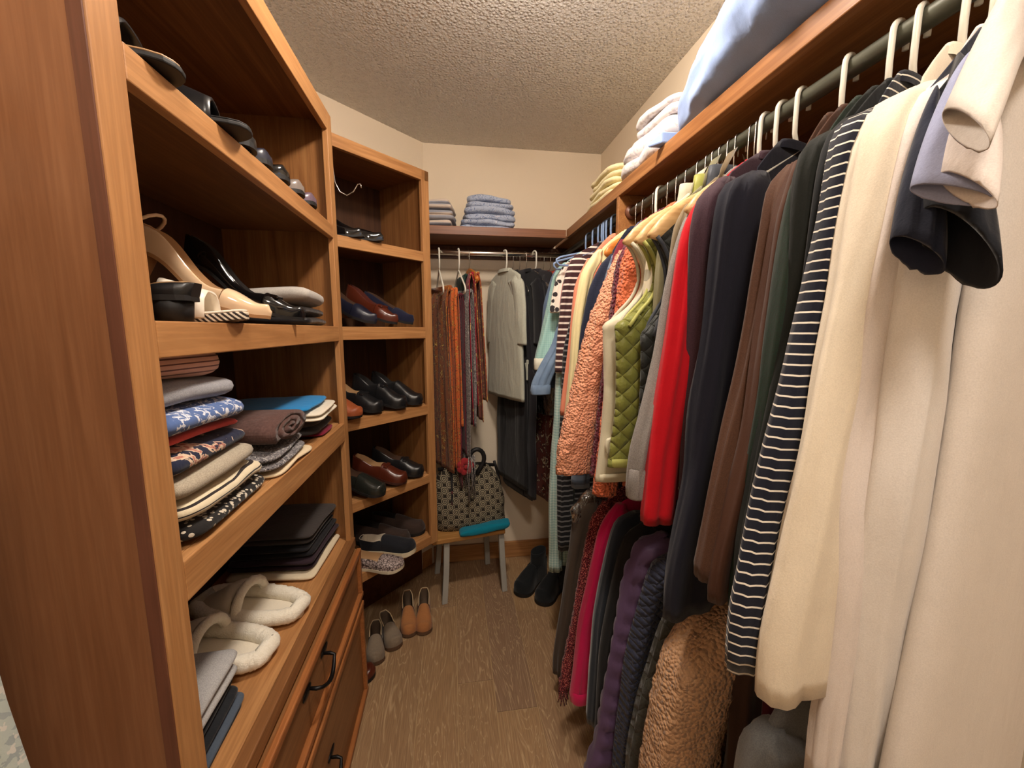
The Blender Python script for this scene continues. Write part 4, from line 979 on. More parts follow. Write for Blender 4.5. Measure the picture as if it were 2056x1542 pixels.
shoe('pump', 'black patent pump with a buckle beside the folded gray top', (-0.488, 1.045, SH_B + 0.038), R(8), BLKP, plain('dark_lining', C(40, 34, 32), 0.7), SOLEB, L=0.26, Wd=0.078, prof=POINT, hl=0.064, st=0.005, throat=0.66, ht=0.045, htoe=0.028, hh=0.06, hm=0.03, heelw=0.45, heell=0.12, tassel=BLKP, ry=R(15))

# corner unit: shoes point straight out over the edges (local unit axes: x along the front, y into the unit)
def onu2(a, dpt, z): 
    s = math.sqrt(0.5)
    return (A2[0] + a * s - dpt * s, A2[1] + a * s + dpt * s, z)
OUT = R(-45)
Z1, Z2, Z3, Z4, Z5 = 1.7835, 1.4475, 1.0845, 0.7415, 0.4245
shoe('pump', 'black patent pump on the top shelf of the corner unit', onu2(-0.345, 0.075, Z1), OUT + R(38), BLKP, plain('dark_lining2', C(44, 36, 34), 0.7), SOLEB, L=0.25, Wd=0.08, prof=POINT, hl=0.045, st=0.005, throat=0.64, ht=0.045, htoe=0.03, heelw=0.5, heell=0.14, ry=0.0)
shoe('pump', 'second black patent pump on the top shelf behind the first', onu2(-0.435, 0.08, Z1), OUT + R(38), BLKP, plain('dark_lining3', C(44, 36, 34), 0.7), SOLEB, L=0.25, Wd=0.08, prof=POINT, hl=0.045, st=0.005, throat=0.64, ht=0.045, htoe=0.03, heelw=0.5, heell=0.14, ry=0.0)
shoe('loafer', 'navy leather loafer at the left of the second corner shelf', onu2(-0.365, 0.10, Z2 + 0.047), OUT + R(28), NAVL, BRNI, SOLEB, throat=0.60, hh=0.055, ht=0.052, prof=POINT, Wd=0.088, hl=0.022, ry=R(20))
shoe('loafer', 'mahogany brown loafer in the middle of the second corner shelf', onu2(-0.265, 0.095, Z2 + 0.047), OUT + R(28), BRNL, leather('wine_lining', C(96, 44, 34), 0.5), SOLEB, throat=0.60, hh=0.06, ht=0.055, prof=POINT, Wd=0.088, hl=0.026, tassel=BRNL, ry=R(20))
shoe('loafer', 'navy suede flat at the right of the second corner shelf', onu2(-0.175, 0.10, Z2 + 0.047), OUT + R(26), suede('navy', C(30, 32, 54)), BRNI, SOLEB, throat=0.62, hh=0.05, ht=0.045, prof=POINT, Wd=0.084, hl=0.014, ry=R(20))
shoe('loafer', 'rust brown woven loafer half hidden at the left of the third corner shelf', onu2(-0.470, 0.075, Z3 + 0.032), OUT + R(25), leather('rust', C(150, 76, 40), 0.5, bump=0.4), TANI, SOLEB, throat=0.58, hl=0.012, ry=R(13))
shoe('loafer', 'black leather loafer at the left of the third corner shelf', onu2(-0.360, 0.10, Z3 + 0.032), OUT + R(30), BLKL, TANI, SOLEB, throat=0.56, hh=0.062, ht=0.062, htoe=0.042, hl=0.022, tassel=BLKL, ry=R(13))
shoe('oxford', 'black leather shoe in the middle of the third corner shelf', onu2(-0.245, 0.09, Z3 + 0.032), OUT + R(32), BLKL, plain('dark_lining4', C(38, 36, 36), 0.7), SOLEB, throat=0.46, hh=0.068, ht=0.078, htoe=0.045, hl=0.024, tassel=BLKL, ry=R(13))
shoe('oxford', 'black leather shoe at the right of the third corner shelf', onu2(-0.145, 0.10, Z3 + 0.032), OUT + R(32), BLKL, plain('dark_lining5', C(38, 36, 36), 0.7), SOLEB, throat=0.46, hh=0.068, ht=0.075, htoe=0.042, hl=0.024, ry=R(13))
shoe('loafer', 'dark green black shoe at the left of the fourth corner shelf', onu2(-0.395, 0.055, Z4 + 0.034), OUT + R(28), leather('greenblack', C(36, 38, 34), 0.2), BRNI, SOLEB, throat=0.52, ht=0.06, htoe=0.045, hl=0.016, ry=R(14))
shoe('loafer', 'mahogany driving loafer with tan lining on the fourth corner shelf', onu2(-0.265, 0.085, Z4 + 0.034), OUT + R(36), BRNL, TANI, leather('brown_sole', C(60, 28, 20), 0.5), throat=0.52, ht=0.062, htoe=0.044, hl=0.012, tassel=BRNL, ry=R(14))
shoe('loafer', 'black loafer at the right of the fourth corner shelf', onu2(-0.155, 0.10, Z4 + 0.034), OUT + R(36), BLKL, BRNI, SOLEB, throat=0.54, ht=0.06, htoe=0.042, hl=0.018, tassel=BLKL, ry=R(14))
shoe('slip_on', 'black canvas slip on with white sole on the lowest corner shelf', onu2(-0.255, 0.050, Z5), OUT + R(34), fab('black_canvas', C(32, 33, 38)), fab('cream_lining', C(216, 202, 180)), plain('white_rubber', C(220, 206, 176), 0.5), throat=0.40, ht=0.062, htoe=0.04, hl=0.0, st=0.018, Wd=0.094, trimm=fab('cream_lining', None), hh=0.05)
SNK = N('snake_print', 0.5, 0.4)
sv = SNK.voro(95.0, feat='DISTANCE_TO_EDGE')
SNK.color(SNK.mix(SNK.math('LESS_THAN', sv, 0.09), SNK.mix(SNK.noise(40.0), C(196, 182, 176), C(150, 130, 126)), C(64, 50, 48)))
shoe('flat_shoe', 'snake print flat at the left of the lowest corner shelf', onu2(-0.365, -0.005, Z5), OUT + R(32), SNK.m, TANI, plain('white_rubber2', C(210, 196, 170), 0.5), throat=0.60, ht=0.042, htoe=0.03, hl=0.0, st=0.010, Wd=0.092)
DKS = suede('dark_brown', C(64, 50, 44))
shoe('ankle_shoe', 'dark brown suede shoe in the middle of the lowest corner shelf', onu2(-0.225, 0.13, Z5), OUT + R(40), DKS, plain('dark_lining6', C(36, 30, 28), 0.8), SOLEB, throat=0.44, hh=0.085, hm=0.075, ht=0.085, htoe=0.05, hl=0.012, st=0.012)
shoe('ankle_shoe', 'dark brown suede shoe at the right of the lowest corner shelf', onu2(-0.115, 0.15, Z5), OUT + R(40), DKS, plain('dark_lining7', C(36, 30, 28), 0.8), SOLEB, throat=0.44, hh=0.085, hm=0.075, ht=0.085, htoe=0.05, hl=0.012, st=0.012)
hk = thing('coat_hook', 'thin steel wire hook in the top opening of the corner unit', 'hook', (-0.398, 1.515, 1.92))
M().tube([(0.002, -0.014, 0.095), (0.004, 0.0, 0.09), (0.004, 0.012, 0.06), (0.006, 0.02, 0.02), (0.018, 0.028, -0.008), (0.04, 0.034, -0.018), (0.062, 0.036, -0.004), (0.078, 0.036, 0.022), (0.088, 0.034, 0.022), (0.09, 0.032, 0.008)], 0.0022, 6).build('wire', STEEL, hk)

# shoes on the floor
for lab, x, y, rz, mt in (('tan suede ankle shoe on the floor, left one of the pair', -0.243, 1.852, -82, TANS), ('tan suede ankle shoe on the floor, right one of the pair beside the stool', -0.168, 1.857, -88, TANS),
                          ('gray suede shoe on the floor, right one of the pair', -0.318, 1.762, -62, GRYS), ('gray suede shoe on the floor, left one against the drawers', -0.370, 1.695, -82, GRYS)):
    shoe('ankle_shoe', lab, (x, y, 0), R(rz), mt, plain('shoe_lining_%d' % abs(rz), C(92, 74, 58), 0.8), plain('shoe_sole_%d' % abs(rz), C(96, 70, 50), 0.7), L=0.20 if mt is TANS else 0.168, Wd=0.080, throat=0.46, hh=0.085 if mt is TANS else 0.066, hm=0.072 if mt is TANS else 0.060, ht=0.078 if mt is TANS else 0.068, htoe=0.046, hl=0.008, st=0.014, trimm=plain('piping_%d' % abs(rz), C(206, 178, 140), 0.7))
shoe('ankle_shoe', 'dark shoe on the floor mostly hidden by the drawers', (-0.472, 1.556, 0), R(6), BRNL, SOLEB, SOLEB, L=0.25, hl=0.006, st=0.012, throat=0.45, hh=0.07, ht=0.07)
BOOT = suede('black_boot', C(30, 32, 34))
for lab, x, y in (('black suede boot on the floor, left one under the aqua dress', 0.412, 2.06), ('black suede boot on the floor, right one closer to the coats', 0.512, 1.975)):
    shoe('boot', lab, (x, y, 0), R(-136), BOOT, plain('boot_lining', C(20, 20, 20)) if 'left' in lab else plain('boot_lining2', C(20, 20, 20)), SOLEB, L=0.26, Wd=0.104, throat=0.46, hh=0.10, hm=0.10, ht=0.108, htoe=0.062, hl=0.0, st=0.016, shaft=0.13, cat='boot')

# ---------------------------------------------------------------- slippers and folded clothes on the straight unit
FUZ_N = N('white_fuzz', 0.95, 0.1, 0.3); FUZ_N.color(FUZ_N.mix(FUZ_N.noise(120.0, 3.0), C(232, 222, 200), C(252, 246, 232))); FUZ_N.bump(FUZ_N.noise(300.0, 2.0), 0.5, 0.003); FUZ = FUZ_N.m
FLT = fab('slipper_felt', C(238, 228, 208))
def slipper(label, loc, rz):
    """local +x = open heel end, which points to the aisle"""
    t = thing('slipper', label, 'slipper', loc, rz, 'white slippers on the drawer top')
    L, Wd = 0.285, 0.125
    def hw(s): return Wd * 0.5 * (1 - abs(2 * s - 1) ** 2.6) ** 0.42 * (0.92 + 0.10 * (1 - s))
    rr = []
    for i in range(25):
        s = i / 24.0; s = 0.004 + 0.992 * s; w = hw(s)
        rr.append([((s - .5) * L, w * math.cos(a), 0.012 + 0.012 * math.sin(a)) for a in [2 * math.pi * k / 16 for k in range(16)]])
    M().loft(rr).build('sole', FLT, t)
    m = M(); rr = []
    for i in range(150):
        a = 2 * math.pi * i / 150; s = 0.5 + 0.5 * math.cos(a) * 0.93; s = min(max(s, 0.012), 0.988); w = hw(s) * 0.90
        rr.append(((s - .5) * L, w * math.copysign(1, math.sin(a)), 0.026 + 0.01 * (1 - s)))
    m.tube(rr, 0.019, 16, closed=True); fuzz(m, 0.0024, 190.0, loc[1] * 7); m.build('fuzzy_rim', FUZ, t)
    m = M(); rr = []
    for i in range(15):
        s = lerp(0.02, 0.50, i / 14.0); w = hw(s); h = lerp(0.03, 0.078, sstep(0, 0.85, i / 14.0))
        o = [((s - .5) * L, w * math.cos(b), 0.016 + h * math.sin(b) ** 0.8) for b in [math.pi * k / 16 for k in range(17)]]
        n = [(x, y * 0.86, max(z - 0.008, 0.014)) for x, y, z in o]
        rr.append(o + n[::-1])
    m.loft(rr).build('vamp', FLT, t)
    m = M(); m.tube([((0.50 - .5) * L, hw(0.5) * 0.95 * math.cos(b), 0.018 + 0.074 * math.sin(b) ** 0.8) for b in [math.pi * k / 24 for k in range(25)]], 0.012, 12)
    fuzz(m, 0.0024, 190.0, 3.0); m.build('fuzzy_cuff', FUZ, t)
slipper('white fluffy slipper, the farther of the pair, beside the dark folded stack', (-0.555, 1.088, DECK), R(-12))
slipper('white fluffy slipper, the nearer of the pair, beside the folded gray tops', (-0.578, 0.940, DECK), R(-10))

def folded(name, label, c, size, z0, mat, layers=2, rz=0.0, tilt=(0, 0), seed=1.0, group=None, e2=0.22, amp=0.010, cat='folded clothes', sag=0.0, parts=None):
    """a folded garment: each fold is a rounded slab"""
    t = thing(name, label, cat, (c[0], c[1], z0), rz, group)
    w, d, h = size; m = M(); hl = h / layers
    rs = random.Random(int(seed * 100))
    for i in range(layers):
        dx, dy = rs.uniform(-.008, .008), rs.uniform(-.008, .008)
        m.blob((dx, dy, hl * (i + 0.5)), (w / 2 - rs.uniform(0, .008), d / 2 - rs.uniform(0, .008), hl * 0.57), 0.72, e2, 56, 14, 0, amp, 11.0, seed + i * 0.31, tilt)
    m.v = [(x, y, min(max(z, 0.0004), h - 0.0002 + (x * tilt[0] + y * tilt[1] if tilt[0] > 0.05 else 0))) for x, y, z in m.v]
    m.build('cloth', mat, t)
    return t
# stack one on the lower shelf, from the bottom up: front edges step back as the pile rises
TD = fab('tie_dye', C(82, 106, 156), 'blotch', C(226, 226, 230), C(206, 212, 226), sc=58.0)
items = [
    ('black sweater with white dots, bottom of the left pile', 0.030, fab('black_dots', C(34, 32, 32), 'floral', C(206, 196, 178), sc=95.0), (-0.535, 0.760), (0.30, 0.29), 1),
    ('cream knit with black zigzag bands, second from the bottom of the left pile', 0.038, fab('zigzag', C(222, 208, 178), 'stripe', C(46, 40, 40), p=0.011, duty=0.22, wob=0.006, axis=2, bump=0.8), (-0.535, 0.752), (0.30, 0.285), 1),
    ('oatmeal heather knit in the lower half of the left pile', 0.038, fab('oatmeal', C(184, 172, 152), 'heather', C(150, 140, 124)), (-0.54, 0.742), (0.29, 0.27), 1),
    ('navy floral top below the coral one in the left pile', 0.040, fab('navy_floral', C(34, 38, 60), 'blotch', C(212, 186, 160), C(180, 120, 104), sc=22.0), (-0.545, 0.735), (0.29, 0.262), 1),
    ('coral red top folded in the middle of the left pile', 0.020, fab('coral_red', C(216, 84, 80)), (-0.55, 0.735), (0.27, 0.25), 1),
    ('blue and white tie dye top in the upper half of the left pile', 0.040, TD, (-0.545, 0.725), (0.29, 0.265), 1),
    ('gray sweatshirt folded second from the top of the left pile', 0.042, fab('gray_jersey', C(158, 158, 162), 'heather', C(136, 136, 142)), (-0.545, 0.712), (0.295, 0.245), 1),
    ('dusty pink finely striped top, uppermost of the left pile', 0.058, fab('pink_stripe', C(228, 178, 160), 'stripe', C(112, 74, 70), p=0.0085, duty=0.26, axis=2), (-0.55, 0.698), (0.295, 0.215), 1)]
z = SH_C
for i, (lab, h, mt, c, sz, ly) in enumerate(items):
    folded('folded_shirt' if 'knit' not in lab and 'sweater' not in lab else 'folded_sweater', lab, c, (sz[0], sz[1], h), z, mt, ly, R(3 - i * 1.2), (0.0, -0.03), 1.3 + i, 'folded clothes on the lower shelf')
    z += h
# stack two
KNB = fab('brown_knit', C(78, 54, 50), 'knit', C(108, 80, 74))
FLK = fab('gray_fleck', C(120, 116, 118), 'fleck', C(40, 40, 46), C(190, 186, 182), sc=50.0)
z = SH_C
folded('folded_shirt', 'cream folded top under the rolled brown sweater', (-0.53, 1.02, 0), (0.28, 0.25, 0.016), z, fab('cream_jersey', C(220, 200, 166)), 1, R(2), seed=11.0, group='folded clothes on the lower shelf')
folded('folded_sweater', 'black and gray flecked sweater under the rolled brown one', (-0.535, 1.01, 0), (0.28, 0.25, 0.040), z + 0.016, FLK, 2, R(3), seed=12.0, group='folded clothes on the lower shelf')
t = thing('rolled_sweater', 'dark brown tweed sweater rolled up on the lower shelf', 'folded clothes', (-0.53, 1.02, z + 0.056), R(-2), 'folded clothes on the lower shelf')
m = M(); rings = []
sp = []
for k in range(64):
    q = k / 63.0; a = 2.6 * 2 * math.pi * q; r_ = lerp(0.008, 0.040, q)
    sp.append((math.cos(a) * r_ * 2.6, math.sin(a) * r_ + 0.042))
spi = [((math.cos(2.6 * 2 * math.pi * k / 63.0)) * max(lerp(0.008, 0.040, k / 63.0) - 0.011, 0.001) * 2.6, math.sin(2.6 * 2 * math.pi * k / 63.0) * max(lerp(0.008, 0.040, k / 63.0) - 0.011, 0.001) + 0.042) for k in range(64)]
loop = sp + spi[::-1]
for i in range(9):
    x = lerp(-0.14, 0.14, i / 8.0)
    rings.append([(x + 0.004 * nz(p[0] * 30, i), p[0], p[1]) for p in loop])
m.loft(rings).build('cloth', KNB, t)
z2 = SH_C
for lab, h, c, sz, mt in (('maroon leather notebook cover at the far end of the lower shelf', 0.012, (-0.515, 1.335), (0.24, 0.16), fab('maroon_cloth', C(120, 22, 48))),
                      ('dark gray folded top above the maroon one', 0.050, (-0.535, 1.315), (0.26, 0.22), fab('charcoal_jersey', C(58, 54, 54))),
                      ('white folded top under the bright blue one', 0.030, (-0.525, 1.295), (0.28, 0.24), fab('white_jersey', C(230, 220, 200))),
                      ('bright blue folded top at the far end of the lower shelf', 0.020, (-0.535, 1.285), (0.28, 0.25), fab('bright_blue', C(36, 128, 190)))):
    lab = lab.replace('maroon leather notebook cover', 'maroon folded top')
    folded('folded_shirt', lab, c, (sz[0], sz[1], h), z2, mt, 2 if h > 0.025 else 1, R(4), (0.02, 0.0), h * 100, 'folded clothes on the lower shelf')
    z2 += h
# middle shelf: gray top on a black one
folded('folded_shirt', 'black shiny folded top under the gray one on the middle shelf', (-0.505, 1.27, 0), (0.22, 0.22, 0.055), SH_B, fab('black_satin', C(26, 24, 26), rough=0.4), 2, R(4), seed=21.0, group='folded clothes on the middle shelf')
folded('folded_shirt', 'light heather gray folded top on the middle shelf', (-0.505, 1.275, 0), (0.235, 0.24, 0.045), SH_B + 0.054, fab('light_gray_jersey', C(186, 180, 172), 'heather', C(168, 162, 156)), 1, R(4), (0.06, -0.04), 22.0, 'folded clothes on the middle shelf')
# deck: dark stack at the far end, gray stack at the near end
z = DECK
for i, (lab, h, c, sz, mt) in enumerate((('cream folded trousers at the bottom of the dark stack', 0.022, (-0.565, 1.36), (0.27, 0.28), fab('cream_twill', C(222, 206, 176))),
                      ('plum black folded trousers second in the dark stack', 0.040, (-0.57, 1.365), (0.26, 0.265), fab('plumblack', C(48, 34, 42))),
                      ('black folded trousers in the middle of the dark stack', 0.040, (-0.57, 1.37), (0.26, 0.262), fab('blackpants', C(28, 27, 30))),
                      ('charcoal folded trousers on top of the dark stack', 0.042, (-0.565, 1.37), (0.255, 0.255), fab('charcoalpants', C(62, 56, 54))))):
    folded('folded_trousers', lab, c, (sz[0], sz[1], h), z, mt, 1 if i == 0 else 2, R(-3), (0, 0), 30.0 + i, 'dark folded stack on the drawer top', amp=0.006, e2=0.16); z += h
z = DECK
for i, (lab, h, c, sz, mt) in enumerate((('slate blue folded top at the bottom of the near stack', 0.026, (-0.565, 0.705), (0.265, 0.22), fab('slate', C(78, 88, 102))),
                      ('black folded top in the middle of the near stack', 0.040, (-0.575, 0.712), (0.265, 0.215), fab('black_jersey', C(34, 36, 40))),
                      ('light gray folded top on the near stack beside the slippers', 0.050, (-0.59, 0.725), (0.27, 0.215), fab('pale_heather', C(186, 184, 182), 'heather', C(160, 158, 158))))):
    folded('folded_shirt', lab, c, (sz[0], sz[1], h), z, mt, 2, R(4), (-0.05, 0.0), 40.0 + i, 'near folded stack on the drawer top', amp=0.006, e2=0.16); z += h
# ---------------------------------------------------------------- bedding on the high shelves
SHZ = 1.9255
def linen(name, label, c, size, z0, mat, layers, rz=0.0, seed=0.0, amp=0.016, grp=None, shrink=0.0, e2=0.3, lean=(0, 0)):
    t = thing(name, label, 'bedding', (c[0], c[1], z0), rz, grp)
    w, d, h = size; hl = h / layers; rs = random.Random(int(seed * 10) + 3)
    for i in range(layers):
        f = 1 - shrink * i / max(layers - 1, 1)
        m = M(); m.blob((rs.uniform(-.01, .01) + lean[0] * i, rs.uniform(-.01, .01) + lean[1] * i, hl * (i + .5)), (w / 2 * f, d / 2 * f, hl * 0.60), 0.6, e2, 56, 12, 0, amp, 13.0, seed + i * 0.7)
        m.v = [(x, y, max(z, 0.0006 + hl * i * 0.98)) for x, y, z in m.v]
        m.build('fold', mat, t)
    return t
PIL = fab('pale_blue_cotton', C(150, 174, 220), bump=0.25)
pl_ = thing('pillow', 'long pale blue pillow lying on the shelf over the white shirts', 'pillow', (0.675, 0.70, 1.9415))
m = M(); rings = []
for i in range(61):
    q = i / 60.0; yy = lerp(0.42, -0.55, q)
    k = math.sin(math.pi * min(max(q, 0.0), 1.0)) ** 0.42 if 0 < q < 1 else 0.0
    w = 0.150 * max(k, 0.03); h = 0.105 * max(k, 0.02) * (1 + 0.25 * sstep(0.2, 0.6, q)); ring = []
    for j in range(44):
        u = 2 * math.pi * j / 44; x = w * math.copysign(abs(math.cos(u)) ** 0.8, math.cos(u)); zz = h * math.sin(u)
        f = 1 + 0.14 * nz(math.cos(u) * 1.6 + 4, math.sin(u) * 1.6, yy * 7) + 0.07 * nz(math.cos(u) * 4, math.sin(u) * 4, yy * 16) + 0.03 * nz(u * 3, yy * 34)
        ring.append((x * f, yy, h * 0.95 + zz * f))
    rings.append(ring)
m.loft(rings); m.v = [(x, y, max(z, 0.0005)) for x, y, z in m.v]; m.build('case', PIL, pl_)
m = M(); m.loft([[(-0.10, 0.40, 0.0), (0.12, 0.40, 0.0), (0.12, 0.40, 0.035), (-0.1, 0.40, 0.03)], [(-0.125, 0.435, 0.0), (0.11, 0.435, 0.0), (0.11, 0.435, 0.012), (-0.125, 0.435, 0.010)]]).build('flap', PIL, pl_, smooth=False, bevel=0.004)
FLW = fab('white_floral_cotton', C(222, 216, 214), 'blotch', C(196, 190, 196), C(206, 196, 184), sc=26.0, bump=0.5)
linen('folded_sheet', 'white floral sheet with gray print rolled on the shelf beside the pillow', (0.715, 1.285, 0), (0.245, 0.27, 0.10), 1.9415, FLW, 2, R(3), 1.0, 0.020, 'bedding on the right shelf')
linen('folded_sheet', 'white floral sheet folded on top of the rolled one', (0.725, 1.295, 0), (0.21, 0.22, 0.085), 2.038, FLW, 3, R(6), 2.0, 0.016, 'bedding on the right shelf')
linen('folded_towel', 'cream yellow folded towels stacked in the corner of the right shelf', (0.715, 1.66, 0), (0.25, 0.30, 0.125), 1.9415, fab('cream_towel', C(232, 218, 172), bump=0.6), 5, R(2), 3.0, 0.012, 'bedding on the right shelf', 0.12)
BLF = fab('blue_floral_cotton', C(168, 178, 198), 'blotch', C(112, 126, 160), C(196, 200, 210), sc=44.0, bump=0.6)
linen('folded_sheet', 'blue floral crumpled sheets piled on the back shelf', (0.190, 2.21, 0), (0.285, 0.23, 0.185), 1.9255, BLF, 6, R(2), 4.0, 0.018, 'bedding on the back shelf', 0.20, lean=(0.003, 0))
GRF = fab('gray_floral_cotton', C(158, 158, 166), 'stripe', C(206, 190, 176), p=0.034, duty=0.4)
linen('folded_sheet', 'gray and pink folded sheets leaning by the corner unit on the back shelf', (-0.085, 2.19, 0), (0.20, 0.20, 0.15), 1.9255, GRF, 6, R(-8), 5.0, 0.008, 'bedding on the back shelf', 0.0, 0.2)

# ---------------------------------------------------------------- garments on the chrome rod
BY, BZ = 2.125, 1.824
def drape(t, name, mat, x, y0, y1, ztop, z0, z1, th=0.012, sd=0.0, taper=0.0, sway=0.0, lab=None, fringe=None):
    """a scarf doubled over a bar: two hanging sheets joined over the top; y0 front, y1 back"""
    m = M(); rings = []
    path = [(0, z1, 1)] 
    n = 40; zs = [lerp(z0, ztop, i / n) for i in range(n + 1)]
    for side in (-1, 1):
        rr = []
        for i, zz in enumerate(zs if side < 0 else [lerp(z1, ztop, k / n) for k in range(n + 1)]):
            q = (ztop - zz) / max(ztop - min(z0, z1), 0.01); ring = []
            hwy = (y1 - y0) / 2 * lerp(1.0, 1.0 + taper, q); yc = (y0 + y1) / 2
            xo = x + side * (th * (0.3 + 0.7 * sstep(0, 0.08, q))) + sway * q
            for j in range(25):
                v = j / 24.0 * 2 - 1
                ring.append((xo + 0.010 * nz(v * 3.5 + sd, zz * 1.5, side + sd) + 0.004 * nz(v * 11 + sd, zz * 3), yc + hwy * v, zz))
            for j in range(24, -1, -1):
                v = j / 24.0 * 2 - 1; p = ring[j]; ring.append((p[0] + side * 0.003, p[1], p[2]))
            rr.append(ring)
        m.loft(rr)
    m.tube([(x, y0 + 0.004, ztop - 0.004), (x, y1 - 0.004, ztop - 0.004)], th * 0.75, 10)
    loc = t.location
    return m.build(name, mat, t, lab, at=tuple(loc))
GB = 'garments on the chrome rod'
def bthing(nm, lab, cat, x, rz=14): return thing(nm, lab, cat, (x, BY, BZ), R(rz), GB)
PAIS = fab('paisley', C(150, 84, 40), 'blotch', C(84, 44, 28), C(206, 164, 84), sc=40.0)
PAIS2 = fab('paisley_orange', C(206, 104, 52), 'blotch', C(124, 50, 30), C(206, 158, 74), sc=60.0)
hanger('plastic', 'white plastic hanger holding the orange paisley scarf', -0.062, BY, 8, BZ, 0.16, 0.10, 'hangers on the rods', True)
t = bthing('scarf', 'orange and brown paisley scarf on the leftmost white hanger', 'scarf', -0.058, 27)
drape(t, 'cloth', PAIS, -0.066, BY - 0.13, BY + 0.10, 1.64, 0.70, 0.90, 0.020, 1.0, sway=0.02)
drape(t, 'border', PAIS2, -0.05, BY - 0.165, BY - 0.08, 1.635, 0.72, 0.95, 0.009, 2.0, sway=0.015)
t = bthing('scarf', 'black and red lower scarf hanging below the orange paisley one', 'scarf', -0.055)
drape(t, 'cloth', fab('black_red', C(30, 24, 26), 'blotch', C(120, 36, 44), sc=18.0), -0.03, BY - 0.10, BY + 0.02, 1.60, 0.52, 0.7, 0.010, 3.0)
hanger('plastic', 'white plastic hanger holding the gray fringed scarf', 0.036, BY, 10, BZ, 0.16, 0.10, 'hangers on the rods', True)
t = bthing('scarf', 'maroon scarf with red flower on the second white hanger', 'scarf', 0.03)
drape(t, 'cloth', fab('maroon_scarf', C(104, 32, 46), 'blotch', C(60, 26, 36), sc=20.0), 0.016, BY - 0.12, BY + 0.10, 1.61, 0.62, 0.8, 0.010, 4.0)
m = M()
for k in range(7):
    a = 2 * math.pi * k / 7; m.blob((0.0 + 0.0, -0.125, -1.10), (0.001, 0.001, 0.001), 1, 1, 6, 4)
    m.blob((0.028 * math.cos(a) - 0.01, -0.128, -1.085 + 0.028 * math.sin(a)), (0.02, 0.010, 0.02), 1, 1, 12, 8)
m.blob((-0.01, -0.138, -1.085), (0.012, 0.008, 0.012), 1, 1, 10, 6)
m.build('flower', fab('red_felt', C(150, 42, 46)), t)
t = bthing('scarf', 'gray woven scarf with long fringe on the second white hanger', 'scarf', 0.032, 20)
GSC = fab('gray_weave', C(134, 128, 126), 'fleck', C(70, 66, 68), C(180, 172, 164), sc=34.0)
drape(t, 'cloth', GSC, 0.034, BY - 0.165, BY + 0.06, 1.625, 0.78, 0.95, 0.014, 5.0, taper=0.0, sway=0.004)
m = M(); rf = random.Random(8)
for k in range(34):
    x = 0.045 * rf.random() - 0.02; y_ = rf.uniform(-0.165, 0.02); z0 = 0.79 - BZ
    m.tube([(x, y_, z0), (x + rf.uniform(-.012, .012), y_, z0 - 0.08), (x + rf.uniform(-.02, .02), y_ + rf.uniform(-.01, .01), z0 - rf.uniform(0.14, 0.26))], 0.0022, 5)
m.build('fringe', GSC, t, kind='stuff')
hanger('wood', 'orange wooden hanger holding the red and gold scarves', 0.088, BY, 10, BZ, 0.19, 0.06, 'hangers on the rods', True, WORANGE, 0.0125)
for lab, x, zb, mt, sd, y0 in (('dark green scarf behind the gray one on the wooden hanger', 0.055, 1.20, fab('dark_green', C(28, 54, 48)), 6.0, 0.10),
                       ('red scarf on the wooden hanger', 0.072, 0.955, fab('red_scarf', C(150, 24, 44), 'blotch', C(122, 18, 36), C(206, 166, 96), sc=14.0), 7.0, 0.165),
                       ('gold and red striped scarf at the right of the wooden hanger', 0.096, 0.98, fab('gold_stripe', C(150, 70, 44), 'blotch', C(206, 166, 84), C(122, 30, 34), sc=30.0), 8.0, 0.185)):
    t = bthing('scarf', lab, 'scarf', x, 9)
    drape(t, 'cloth', mt, x, BY - y0, BY + 0.12, 1.705, zb, zb + 0.1, 0.011, sd, sway=0.03 if 'gold' in lab else 0.012)
def bg(*a, **k):
    k.setdefault('group', GB); k['rx'] = k.pop('x'); k['z'] = BZ; k['back'] = True; k.setdefault('wallmax', 0.20)
    return garment(*a, **k)
GRD = fab('gray_green_linen', C(196, 196, 180), 'heather', C(172, 174, 160), bump=0.9)
t = bg('tunic', 'pale gray green linen tunic with short sleeves on the chrome rod', 'tunic', BY, 22, [(0.13, 1.70), (0.17, 1.66), (0.19, 1.55), (0.20, 1.40)], 1.36, GRD, x=0.275, w0=0.10, w1=0.11, st=0.04, bt=0.024, bhem=1.075, bw=0.155, flare=0.035, hg='plastic', hglabel='white plastic hanger holding the pale gray green tunic', sd=61.0)
m = M(); m.box(0.10, 0.165, 0.034, 0.041, 1.18 - BZ, 1.27 - BZ).box(0.098, 0.167, 0.036, 0.044, 1.262 - BZ, 1.285 - BZ); m.build('pocket', GRD, t, None, False, 0.004)
m = M(); m.tube([(0.19, 0.0, 1.375 - BZ), (0.1, 0.04, 1.372 - BZ), (-0.1, 0.04, 1.372 - BZ)], 0.005, 6).build('waist_tie', GRD, t)
bg('blouse', 'black short sleeved blouse between the gray tunic and the bagged dress', 'blouse', BY, 22, [(0.14, 1.69), (0.175, 1.65), (0.20, 1.52), (0.205, 1.40)], 1.36, fab('black_rayon', C(28, 28, 32)), x=0.38, w0=0.10, w1=0.11, st=0.04, bhem=1.1, bw=0.16, hg='wire', hglabel='wire hanger holding the black blouse', sd=62.0)
t = bg('bagged_dress', 'black dress in a shiny clear garment bag on the chrome rod', 'dress', BY, 22, [(0.12, 1.71), (0.16, 1.66), (0.175, 1.5), (0.18, 1.2)], 1.06, fab('charcoal_dress', C(40, 38, 42)), x=0.43, w0=0.09, w1=0.09, st=0.04, bt=0.026, bhem=1.0, bw=0.17, hg='plastic', hglabel='white plastic hanger holding the bagged black dress', sd=63.0)
m = M(); rings = []
